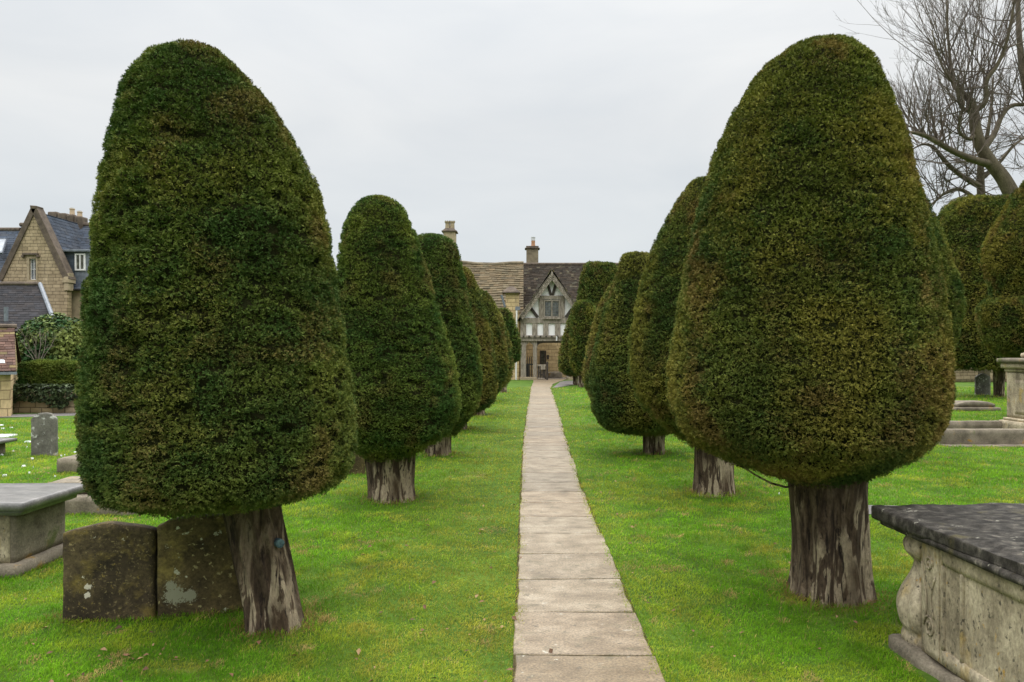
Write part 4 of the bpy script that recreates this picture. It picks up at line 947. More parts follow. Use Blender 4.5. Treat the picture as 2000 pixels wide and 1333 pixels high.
# ---------------------------------------------------------------- left house and outbuildings
def left_house():
    Y = 40.0
    X = lambda px, y=Y: (px-CX)/F*y
    Z = lambda py, y=Y: H-(py-CY)/F*y
    t = thing('stone_house', 'tall Cotswold stone house with a steep gable, slate roof and dormer', 'house', (X(67), Y, 0))
    ap, lf, rt = (67, 408), (2, 552), (131, 552)
    mb = MB(); w0, w1, p0, p1 = 57.5, 70.5, 505, 548
    # gable wall in pieces round the window
    def sl(py, side): f = (py-ap[1])/(lf[1]-ap[1]); return ap[0]+f*((lf[0] if side < 0 else rt[0])-ap[0])
    d = Y+.4
    mb.prism([(X(w0), Z(p0)), (X(w1), Z(p0)), (X(sl(p0, 1)), Z(p0)), (X(ap[0]), Z(ap[1])), (X(sl(p0, -1)), Z(p0))], Y, d)
    mb.prism([(X(sl(p1, -1)), Z(p1)), (X(w0), Z(p1)), (X(w0), Z(p0)), (X(sl(p0, -1)), Z(p0))], Y, d)
    mb.prism([(X(w1), Z(p1)), (X(sl(p1, 1)), Z(p1)), (X(sl(p0, 1)), Z(p0)), (X(w1), Z(p0))], Y, d)
    mb.box(X(2), X(131), Y, d, -.05, Z(p1))
    mb.build('gable_wall', M['house_wall'], t)
    for pa in (lf, rt):
        a = Vector((X(pa[0])+(-.05 if pa is lf else .05), Y-.08, Z(pa[1]-4))); b = Vector((X(ap[0]), Y-.08, Z(ap[1]-1)))
        m_ = MB(); (m_.bar(a, b, .30, .62) if pa is lf else m_.bar(b, a, .34, .62)); m_.build('coping', M['coping'], t, bevel=.02)
    m_ = MB(); m_.hexa([(X(61.5), Y-.1, Z(409)), (X(72.5), Y-.1, Z(409)), (X(72.5), Y+.5, Z(409)), (X(61.5), Y+.5, Z(409)), (X(60.5), Y-.12, Z(402)), (X(74), Y-.12, Z(403)), (X(74), Y+.5, Z(403)), (X(60.5), Y+.5, Z(402))]); m_.build('apex_stone', M['coping'], t, bevel=.03)
    m_ = MB(); m_.box(X(123), X(137), Y-.12, Y+.5, Z(553), Z(546)); m_.hexa([(X(125), Y-.1, Z(546)), (X(135), Y-.1, Z(546)), (X(135), Y+.4, Z(546)), (X(125), Y+.4, Z(546)), (X(127), Y-.05, Z(536)), (X(136.5), Y-.05, Z(533)), (X(136.5), Y+.35, Z(533)), (X(127), Y+.35, Z(536))]); m_.box(X(126), X(135), Y-.08, Y+.4, Z(568), Z(553.2)); m_.build('kneeler', M['ashlar'], t, bevel=.02)
    f = MB()
    for a, b, q0, q1 in ((53, 57.4, 502, 551), (70.6, 74, 502, 551), (57.5, 70.5, 502, 505.5), (57.5, 70.5, 547, 551)): f.box(X(a), X(b), Y-.03, Y+.2, Z(q1), Z(q0))
    f.each('window_surround', M['ashlar'], t)
    wn = MB()
    for a, b, q0, q1 in ((57.6, 58.6, 505.6, 546.9), (69.4, 70.4, 505.6, 546.9), (58.7, 69.3, 505.6, 507), (58.7, 69.3, 545.5, 546.9), (63.4, 64.4, 507.1, 545.4)): wn.box(X(a), X(b), Y+.1, Y+.18, Z(q1), Z(q0))
    wn.box(X(58.7), X(63.3), Y+.11, Y+.17, Z(526.5), Z(525.6)); wn.box(X(64.5), X(69.3), Y+.11, Y+.17, Z(526.5), Z(525.6))
    wo = wn.build('window', M['white_paint'], t); g = MB(); g.box(X(58.7), X(69.3), Y+.19, Y+.21, Z(545.4), Z(507.1)); g.build('pane', M['pale_glass'], wo)
    m_ = MB(); m_.box(X(46), X(76), Y-.14, Y-.003, Z(499), Z(495)); m_.box(X(44), X(48.5), Y-.14, Y-.003, Z(503.5), Z(499.2)); m_.box(X(73.5), X(78), Y-.14, Y-.003, Z(503.5), Z(499.2)); m_.each('hood_mould', M['coping'], t, bevel=.015)
    # roofs: main range along X, ridge 4 m behind
    ze = Z(566, 40.6); zr = Z(440, 44.4)
    blue = (.062, .072, .090)
    mb = MB(); slate_roof(mb, (X(60, 40.6), 40.5, ze), (X(260, 40.6), 40.5, ze), (X(270, 44.4), 44.4, zr), (X(40, 44.4), 44.4, zr), 26, .42, blue, .16, .018, 0, 5)
    slate_roof(mb, (X(-160, 40.6), 40.5, ze), (X(20, 40.6), 40.5, ze), (X(45, 44.4), 44.4, zr-.3), (X(-160, 44.4), 44.4, zr-.3), 26, .42, blue, .16, .018, 0, 6)
    rf = mb.build('roof', M['slates'], t, col=True)
    mb = MB(); mb.tube([(X(40, 44.4), 44.4, zr+.02), (X(270, 44.4), 44.4, zr+.02)], .13, 8); mb.tube([(X(-160, 44.4), 44.4, zr-.28), (X(40, 44.4), 44.4, zr-.28)], .13, 8); mb.build('ridge_tiles', M['coping'], rf)
    # roof of the gable wing itself
    mb = MB(); slate_roof(mb, (X(131)-.05, 40.4, Z(552)), (X(131)-.05, 43.8, Z(552)), (X(67), 43.8, Z(412)), (X(67), 40.4, Z(412)), 20, .4, blue, .16, .018, 0, 15)
    slate_roof(mb, (X(2)+.05, 43.8, Z(552)), (X(2)+.05, 40.4, Z(552)), (X(67), 40.4, Z(412)), (X(67), 43.8, Z(412)), 20, .4, blue, .16, .018, 0, 16); mb.build('gable_roof', M['slates'], rf, col=True)
    mb = MB(); mb.box(X(132, 40.8), X(255, 40.8), 40.75, 47, -.05, ze+.12); mb.gable_end(X(255, 40.8)-.5, X(255, 40.8)-.1, 40.9, 46.9, 44.35, ze+.122, zr-.25); mb.box(X(-155, 40.8), X(1, 40.8), 40.75, 47, -.05, ze+.12); mb.each('side_wall', M['ashlar'], t)
    mb = MB(); slate_roof(mb, (X(260, 40.6), 48.4, ze), (X(-160, 40.6), 48.4, ze), (X(-160, 44.4), 44.42, zr-.3), (X(270, 44.4), 44.42, zr), 10, 1.2, blue, .16, .018, 0, 7); mb.build('rear_slope', M['slates'], rf, col=True)
    mb = MB(); mb.tube([(X(118), 40.4, ze-.02), (X(260), 40.4, ze-.02)], .06, 6); mb.build('gutter', M['iron'], t)
    # dormer: slate cheek, flat lead roof, white window facing us
    y0 = 40.9; xa, xb = X(122, y0), X(175, y0)
    mb = MB(); mb.box(xa, xb, y0, 43.6, Z(556, y0), Z(493, y0)); dm = mb.build('dormer', M['lead'], t)
    mb = MB(); slate_roof(mb, (xa, y0-.03, Z(556, y0)), (X(147, y0), y0-.03, Z(556, y0)), (X(147, y0), y0-.02, Z(494, y0)), (xa, y0-.02, Z(494, y0)), 10, .3, (.07, .085, .10), .2, .012, 0, 31); mb.build('hung_slates', M['slates'], dm, col=True)
    mb = MB(); mb.box(xa-.2, xb+.1, y0-.25, 43.7, Z(493, y0)+.002, Z(488.5, y0)); mb.build('dormer_roof', M['lead'], dm, bevel=.02)
    wn = MB(); w0, w1, q0, q1 = X(148, y0), X(168, y0), Z(529, y0), Z(496, y0)
    for a, b, c, d_ in ((w0, w0+.08, q0, q1), (w1-.08, w1, q0, q1), (w0+.082, w1-.082, q0, q0+.08), (w0+.082, w1-.082, q1-.08, q1), ((w0+w1)/2-.03, (w0+w1)/2+.03, q0+.082, q1-.082)): wn.box(a, b, y0-.1, y0-.003, c, d_)
    w = wn.build('window', M['white_paint'], dm); g = MB(); g.box(w0+.08, w1-.08, y0-.04, y0-.02, q0+.08, q1-.08); g.build('pane', M['glass'], w)
    mb = MB(); mb.hexa([P(119, 462, 43.4), P(126, 462, 43.4), P(126, 459, 43.9), P(119, 459, 43.9), P(120, 456, 43.1), P(126, 456, 43.1), P(126, 454, 43.7), P(120, 454, 43.7)]); mb.build('roof_vent', M['lead'], rf)
    # chimney: row of square stone shafts and two clay pots
    yc = 44.1
    for k, (a, b, top_) in enumerate(((92, 109.5, 413), (111, 127.5, 415.5), (129, 143, 418.5), (144.5, 159, 422))):
        mb = MB(); rough_block(mb, X(b, yc)-X(a, yc), .7, Z(top_, yc)-Z(450, yc), ((X(a, yc)+X(b, yc))/2, yc+.35, Z(450, yc)), 0, .12, .06, .03, 3, k); mb.build('chimney_shaft', M['coping'], t, smooth=True)
    for px, a, b in ((134, 420, 405), (149, 423, 411)):
        mb = MB(); mb.lathe(X(px, yc), yc+.35, [(Z(a, yc), .15), (Z(b+3, yc), .13), (Z(b+2.5, yc), .16), (Z(b+1, yc), .16)], 12); po = mb.build('chimney_pot', M['cream'], t)
        mb = MB(); mb.lathe(X(px, yc), yc+.35, [(Z(b+1, yc)+.002, .12), (Z(b-1, yc), .12)], 10); mb.build('cowl', M['steel'], po)
    mb = MB(); u = [P(-8, 497, 41.8), P(6, 497, 41.8), P(14, 470, 43.2), P(-2, 470, 43.2)]
    nrm = Vector((0, -.7, .7))*.12; mb.hexa([*(p for p in u), *(p+nrm for p in u)]); sk = mb.build('skylight', M['lead'], rf)
    mb = MB(); c = sum((p for p in u), Vector())/4; v = [c+(p-c)*.82+nrm*1.06 for p in u]; mb.quad(v); mb.build('pane', M['pale_glass'], sk)
    # lower hipped slate extension in front
    e = thing('slate_outbuilding', 'low extension with a dark hipped slate roof below the steep gable', 'house', (X(30, 36), 36, 0))
    zr, ze = Z(557, 37), Z(648, 34); dk = (.042, .040, .042)
    mb = MB(); slate_roof(mb, (-32, 33.8, ze), (X(118, 34), 33.8, ze), (X(78, 37), 37, zr), (-32, 37, zr), 20, .42, dk, .2, .018, 0, 21)
    slate_roof(mb, (X(84, 40.2), 40.2, ze), (-36, 40.2, ze), (-32, 37.02, zr), (X(77, 37), 37.02, zr), 12, .6, dk, .2, .018, 0, 22)
    rf = mb.build('roof', M['slates'], e, col=True)
    a, b = Vector((X(118, 34), 33.8, ze+.05)), Vector((X(78, 37), 37, zr+.06))
    mb = MB(); mb.tube([a, b], .10, 8); mb.build('hip_lead', M['lead'], rf)
    mb = MB(); mb.tube([b, Vector((-32, 37, zr+.06))], .11, 8); mb.build('ridge_tiles', M['coping'], rf)
    q0 = [(-31.8, 34.0), (X(117, 34), 34.0), (X(77, 37), 37.0), (X(76, 39.8), 39.8), (-31.8, 39.8)]
    mb = MB(); k = len(q0); mb.v = [(x, y, -.05) for x, y in q0]+[(x, y, z) for (x, y), z in zip(q0, (ze, ze, zr-.12, ze, ze))]
    mb.f = [tuple(range(k))[::-1]]+[(i, (i+1) % k, k+(i+1) % k, k+i) for i in range(k)]; mb.c = [(1, 1, 1)]*(k+1); mb.build('wall', M['house_wall'], e)
    mb = MB(); mb.tube([P(12, 628, 34.2), P(12, 600, 34.2)], .09, 8); mb.build('flue', M['lead'], e)
    # brown tiled stone shed
    s = thing('stone_shed', 'small stone shed with a brown tiled roof at the left edge', 'shed', (-14, 19, 0))
    rot_ = math.radians(33)
    def turn(mb):
        c, q = math.cos(rot_), math.sin(rot_); mb.v = [(xr+(x-xr)*c-(y-18.5)*q, 18.5+(x-xr)*q+(y-18.5)*c, z) for x, y, z in mb.v]; return mb
    xr = (31-CX)/F*18.7; zE = H-(725-CY)/F*18.6; zR = H-(641-CY)/F*20.6
    mb = MB(); slate_roof(mb, (-20, 18.45, zE), (xr+.12, 18.45, zE), (xr+.0, 20.6, zR), (-20, 20.6, zR), 17, .19, (.115, .07, .055), .3, .016, .04, 41, odd=(.16, .12, .06), oddp=.15)
    slate_roof(mb, (xr+.12, 22.7, zE), (-20, 22.7, zE), (-20, 20.62, zR), (xr+.0, 20.62, zR), 8, .4, (.115, .07, .055), .3, .016, .0, 42)
    rf = turn(mb).build('roof', M['slates'], s, col=True)
    mb = MB(); mb.tube([(-20, 20.6, zR+.03), (xr+.05, 20.6, zR+.03)], .07, 7); turn(mb).build('ridge_tiles', M['coping'], rf)
    mb = MB(); mb.box(-19.9, xr, 18.55, 22.6, -.05, zE+.02)
    zt = zR-.12; k = len(mb.v); mb.v += [(xr-.002, 18.6, zE), (xr-.002, 22.5, zE), (xr-.002, 20.6, zt), (xr-.3, 18.6, zE), (xr-.3, 22.5, zE), (xr-.3, 20.6, zt)]
    for f_ in ((0, 1, 2), (5, 4, 3), (0, 2, 5, 3), (2, 1, 4, 5)): mb.f.append(tuple(k+i for i in f_)); mb.c.append((1, 1, 1))
    turn(mb).build('wall', M['gold_wall'], s)
    mb = MB(); mb.box(-19.9, xr+.14, 18.40, 18.46, zE-.09, zE-.02); turn(mb).build('gutter', M['lead'], s)
    mb = MB()
    r = random.Random(3)
    for i in range(9):
        x = r.uniform(-14.3, -13.5); v = r.uniform(.05, .3); c = Vector((x, 18.45+2.15*v, zE+(zR-zE)*v+.045)); mb.hexa([c+Vector((a_, b_*.8, b_*.75)) for a_, b_ in ((-.09, -.05), (.09, -.05), (.07, .05), (-.08, .05))]+[c+Vector((a_, b_*.8, b_*.75+.02)) for a_, b_ in ((-.07, -.04), (.07, -.04), (.05, .04), (-.06, .04))])
    turn(mb).each('roof_snow', M['snow'], rf)
left_house()

# ---------------------------------------------------------------- hedge, bush, ivy wall, small bare tree
def leaf_quads(p, n_, size, colr, flat=.8):
    n = len(p); d = unit(np.cross(n_, rng.normal(0, 1, (n, 3)))); nn = unit(n_+rng.normal(0, flat, (n, 3))); w = unit(np.cross(d, nn)); d = unit(np.cross(nn, w))
    L = size*rng.uniform(.7, 1.3, (n, 1))
    v = np.stack([p-d*L*.5, p+w*L*.28, p+d*L*.5, p-w*L*.28], 1).reshape(-1, 3)
    return v, colr*rng.uniform(.75, 1.25, (n, 1))
def box_points(n, x0, x1, y0, y1, z0, z1):
    """points on front, top and ends of a hedge"""
    a = np.array([(x1-x0)*(z1-z0), (x1-x0)*(y1-y0), (y1-y0)*(z1-z0), (y1-y0)*(z1-z0), (x1-x0)*(z1-z0)*.5]); f = rng.choice(5, n, p=a/a.sum()); u, v = rng.random(n), rng.random(n)
    p = np.zeros((n, 3)); q = np.zeros((n, 3))
    for k in range(5):
        m = f == k
        if k in (0, 4): p[m] = np.stack([x0+(x1-x0)*u[m], np.full(m.sum(), y0 if k == 0 else y1), z0+(z1-z0)*v[m]], 1); q[m] = (0, -1 if k == 0 else 1, 0)
        elif k == 1: p[m] = np.stack([x0+(x1-x0)*u[m], y0+(y1-y0)*v[m], np.full(m.sum(), z1)], 1); q[m] = (0, 0, 1)
        else: p[m] = np.stack([np.full(m.sum(), x0 if k == 2 else x1), y0+(y1-y0)*u[m], z0+(z1-z0)*v[m]], 1); q[m] = (-1 if k == 2 else 1, 0, 0)
    return p, q
def quads_obj(name, v, c, mat, parent=None, origin=None, core=None):
    nq = len(v)//4; fl = np.arange(nq*4); sz = np.full(nq, 4); mi = np.zeros(nq, int); mats = [mat]
    if core is not None:
        cv, cf = core; fl = np.concatenate([fl, np.array([i+len(v) for f in cf for i in f])]); sz = np.concatenate([sz, [len(f) for f in cf]]); v = np.concatenate([v, np.array(cv)])
        c = np.concatenate([c, np.full((len(cf), 3), .03)]); mi = np.concatenate([mi, np.ones(len(cf), int)]); mats = [mat, M['core']]
    return mesh_np(name, v, fl, sz, mats, parent, origin, col=c, midx=mi)
def left_plants():
    x0, x1 = -14.4, -8.5
    # clipped hedge
    y0, y1, zt = 20.4, 21.2, 1.34
    p, n_ = box_points(30000, x0, x1, y0, y1, 0, zt); p += n_*((fbm(p*2.2, 4, 2)-.5)*.12)[:, None]
    v, c = surf_foliage(p, n_, .075, 4, .7, (.75, .95, .8), 5, .3)
    mb = MB(); mb.box(x0+.06, x1-.06, y0+.07, y1-.07, 0, zt-.07)
    tag(quads_obj('clipped_hedge', v, c, M['foliage'], origin=(-11, 20.8, 0), core=(mb.v, mb.f)), 'dark green clipped hedge behind the ivy covered wall', 'hedge')
    # low wall with ivy
    t = thing('ivy_wall', 'low stone wall smothered in dark ivy along the left path', 'wall', (-11, 19.8, 0))
    mb = MB(); rough_block(mb, 6.0, .4, .62, (-11.4, 19.85, -.05), 0, .12, .03, .02, 3, 2); mb.build('wall', M['house_wall'], t, smooth=True)
    p, n_ = box_points(9000, -14.35, -8.5, 19.58, 20.1, 0.1, .66); a = fbm(p*1.6, 8, 2); k = (a > .47) | (p[:, 2] > .35); p, n_ = p[k], n_[k]; p += n_*rng.uniform(0, .12, (len(p), 1))
    cb = np.array([.018, .028, .012])*(1-rng.random((len(p), 1)))+np.array([.055, .075, .03])*rng.random((len(p), 1))
    v, c = leaf_quads(p, n_, .11, cb); quads_obj('ivy', v, c, M['leaf'], t)
    # broadleaved evergreen bush
    cs = [(-16.6, 24.2, 1.5, .95), (-15.6, 23.9, 1.75, 1.2), (-14.7, 24.3, 1.6, 1.1), (-16.0, 23.6, .9, .9), (-15.0, 23.5, .85, .9), (-13.8, 24.2, 1.3, 1.1)]
    P_, N_, V_, F_ = [], [], [], []
    for (x, y, z, r) in cs:
        d = unit(rng.normal(0, 1, (11000, 3))); rr = r*(.82+.36*fbm(d*2.4+x, 3, 3)); q = np.array([x, y, z])+d*rr[:, None]*rng.uniform(.74, 1.0, (11000, 1))
        k = q[:, 2] > .05; P_.append(q[k]); N_.append(d[k]+np.array([0, 0, .3]))
        mb = MB(); mb.lathe(x, y, [(z+r*.68*math.sin(a), max(.02, r*.68*math.cos(a))) for a in np.linspace(-1.5, 1.5, 8)], 12)
        F_ += [tuple(i+len(V_) for i in f) for f in mb.f]; V_ += mb.v
    p = np.concatenate(P_); n_ = np.concatenate(N_); a = np.clip((fbm(p*1.9, 12, 2)-.42)*4+(rng.random(len(p))-.5)*.8+np.clip((p[:, 2]-1.6)*.35, -.2, .4), 0, 1)[:, None]
    cb = np.array([.020, .052, .014])*(1-a)+np.array([.115, .14, .032])*a
    v, c = leaf_quads(p, n_, .125, cb*1.25); t = thing('evergreen_bush', 'rounded broadleaf evergreen with yellowish top in front of the stone house', 'bush', (-15.5, 24, 0))
    quads_obj('foliage', v, c, M['leaf'], t, core=(V_, F_)); mb = MB(); mb.tube([(-15.5, 24, -.05), (-15.4, 24, 1.2)], [.14, .10], 8); mb.build('stem', M['twig'], t)
left_plants()

def grow(mb, p, d, L, r, lev, rnd, up=.25, sides=4, kids=(8, 4, 3), spread=.55, minr=.006, mb2=None):
    n = 4 if lev else 6; pts = [p.copy()]; rads = [r]; q = p.copy(); dd = d.normalized()
    for i in range(n):
        w_ = .075 if lev == 0 else .12; dd = (dd+Vector((rnd.gauss(0, w_), rnd.gauss(0, w_), rnd.gauss(0, .06)+up*.22))).normalized(); q = q+dd*(L/n); pts.append(q.copy()); rads.append(max(minr*.7, r*(1-.75*(i+1)/n)))
    mb.tube(pts, rads, sides if lev == 0 else 3, cap=False)
    if lev >= len(kids): return
    for k in range(kids[lev]):
        u = rnd.uniform(.18, .98); i = min(int(u*n), n-1); c = pts[i].lerp(pts[i+1], u*n-i); base = (pts[i+1]-pts[i]).normalized()
        side = Vector((rnd.gauss(0, 1), rnd.gauss(0, 1), rnd.gauss(0, .5))); side = (side-base*side.dot(base)).normalized()
        grow(mb2 or mb, c, base+side*spread*rnd.uniform(.6, 1.5), L*rnd.uniform(.28, .5)*(1.1-.4*u), max(minr, rads[i]*.5), lev+1, rnd, up*.7, 3, kids, spread, minr, mb2)

def small_tree():
    t = thing('bare_sapling', 'small leafless sapling in front of the evergreen bush', 'tree', (-15.25, 22.4, 0)); rnd = random.Random(5)
    mb = MB(); mb.tube([(-15.25, 22.4, -.03), (-15.24, 22.4, .7), (-15.22, 22.4, 1.35)], [.06, .05, .045], 7); mb.build('trunk', M['twig'], t)
    mb = MB()
    for i in range(7):
        a = rnd.uniform(0, 6.28); grow(mb, Vector((-15.22, 22.4, rnd.uniform(1.1, 1.35))), Vector((math.cos(a)*.42, math.sin(a)*.42, 1)), rnd.uniform(.9, 1.45), .011, 0, rnd, .2, 4, (4, 2), .45, .004)
    m = noise_mat('pale_twigs', [(.3, (.14, .115, .09)), (.7, (.25, .21, .175))], 4, bd=0); mb.build('crown', m, t)
small_tree()

def bare_trees():
    Yb = 36.0; rnd = random.Random(12)
    def limb(mb, rows, dy0=0, dy1=0, kr=.72):
        n = len(rows); pts = [P(r[0], r[1], Yb+dy0+(dy1-dy0)*i/max(1, n-1)) for i, r in enumerate(rows)]; rad = [r[2]/F*Yb*kr for r in rows]
        o, ra = [], []
        for i in range(n-1):                         # wobble and subdivide
            p0, p1, p2, p3 = pts[max(i-1, 0)], pts[i], pts[i+1], pts[min(i+2, n-1)]
            for k in range(4):
                u = k/4; q = .5*((2*p1)+(-p0+p2)*u+(2*p0-5*p1+4*p2-p3)*u*u+(-p0+3*p1-3*p2+p3)*u**3); o.append(q); ra.append(rad[i]*(1-u)+rad[i+1]*u)
        o.append(pts[-1]); ra.append(rad[-1]); mb.tube(o, ra, 8); return o, ra
    t = thing('bare_tree', 'big leafless tree with a leaning trunk and upright shoots behind the right yews', 'tree', (P(2030, 700, Yb).x, Yb, 0), 'leafless trees')
    tr = MB(); tw = MB()
    x0 = P(2030, 0, Yb).x
    T0, _ = limb(tr, [(2040, 757, 36), (2030, 600, 32), (2010, 470, 29), (1985, 400, 26), (1960, 350, 23), (1935, 318, 21), (1915, 285, 19), (1905, 250, 18), (1902, 222, 16), (1896, 198, 12), (1892, 190, 6)], 0, 0, .58)
    limbs = []
    limbs.append(limb(tr, [(1938, 322, 12), (1900, 312, 9), (1860, 295, 8), (1825, 275, 7), (1800, 263, 5.5), (1772, 258, 3)], 0, -2))
    limbs.append(limb(tr, [(1922, 290, 10), (1942, 262, 7), (1955, 230, 6.5), (1975, 207, 5.5), (2005, 203, 5), (2045, 180, 4)], 0, 1.5))
    limbs.append(limb(tr, [(1903, 218, 9), (1925, 198, 7), (1926, 160, 6), (1946, 130, 5.5), (1962, 95, 4.5), (1975, 40, 3.5), (1990, -60, 2)], 0, -1))
    limbs.append(limb(tr, [(1898, 202, 8), (1875, 178, 6.5), (1862, 165, 5.5), (1856, 120, 4), (1850, 40, 3), (1850, -80, 1.6)], 0, .8))
    limbs.append(limb(tr, [(1902, 215, 7), (1883, 215, 6), (1873, 195, 5), (1868, 172, 3.5), (1840, 130, 2.5), (1820, 60, 1.6)], 0, -1.2))
    limbs.append(limb(tr, [(1908, 262, 7), (1893, 272, 5), (1872, 255, 4), (1878, 225, 3), (1884, 200, 2)], 0, -1))
    limbs.append(limb(tr, [(2012, 470, 16), (2040, 380, 13), (2020, 250, 11), (1998, 140, 9), (1990, 60, 7), (1988, -40, 5), (1990, -160, 2)], 0, 2.5))
    # upright shoots fanning out
    head = [(1895, 195), (1900, 205), (1880, 180), (1865, 165), (1925, 165), (1945, 130)]
    for i in range(42):
        hx, hy = head[i % 6]; s = P(hx+rnd.uniform(-6, 6), hy+rnd.uniform(-10, 10), Yb+rnd.uniform(-.4, .4)); fan = (hx-1900)/55+rnd.gauss(0, .55)
        grow(tw, s, Vector((fan*.55, rnd.gauss(0, .3), 1)), rnd.uniform(4.5, 8.0), rnd.uniform(.022, .042), 0, rnd, .2, 4, (7, 3), .55, .0062)
    for (pts, rads) in limbs:
        for k in range(22):
            i = rnd.randrange(3, len(pts)); grow(tw, pts[i], Vector((rnd.gauss(0, .5), rnd.gauss(0, .5), 1.0 if rnd.random() < .7 else rnd.uniform(-.3, .3))), rnd.uniform(1.6, 4.0), min(.04, rads[i]*.5), 0, rnd, .3, 4, (7, 4), .5, .0062)
    for k in range(24):
        p = P(rnd.uniform(1765, 1850), rnd.uniform(235, 290), Yb-1.5); 
        grow(tw, limbs[0][0][rnd.randrange(10, len(limbs[0][0]))], Vector((rnd.gauss(-.25, .3), rnd.gauss(0, .3), 1)), rnd.uniform(2.0, 3.9), .032, 0, rnd, .35, 4, (8, 4), .45, .0062)
    tr.build('trunk', M['twig'], t, smooth=True); tw.build('crown', M['twig_far'], t)
    # second tree behind
    Yb = 40.0
    t = thing('bare_tree', 'slimmer upright leafless tree behind the leaning one, drooping twigs on its left', 'tree', (P(1918, 700, Yb).x, Yb, 0), 'leafless trees')
    tr = MB(); tw = MB()
    T, R_ = limb(tr, [(1922, 748, 15), (1920, 600, 14), (1918, 470, 13), (1917, 400, 11), (1915, 350, 10), (1916, 318, 8), (1925, 280, 6), (1935, 220, 4), (1940, 150, 2)], 0, 0, .7)
    lm = [limb(tr, [(1917, 366, 9), (1880, 345, 7), (1850, 320, 6), (1825, 290, 4.5), (1805, 282, 3), (1785, 290, 1.5)], 0, -2),
          limb(tr, [(1918, 400, 7), (1880, 372, 5), (1850, 375, 4), (1825, 395, 3), (1806, 412, 1.5)], 0, -1),
          limb(tr, [(1917, 350, 7), (1950, 320, 5), (1975, 290, 4), (2000, 270, 3), (2030, 260, 2)], 0, 1)]
    for (pts, rads) in lm+[(T[12:], R_[12:])]:
        for k in range(30):
            i = rnd.randrange(2, len(pts)); grow(tw, pts[i], Vector((rnd.gauss(-.2, .6), rnd.gauss(0, .5), rnd.uniform(-.5, 1))), rnd.uniform(1.4, 3.4), min(.035, rads[i]*.5), 0, rnd, .12, 4, (7, 4), .6, .0062)
    tr.build('trunk', M['twig'], t, smooth=True); tw.build('crown', M['twig_far'], t)
bare_trees()

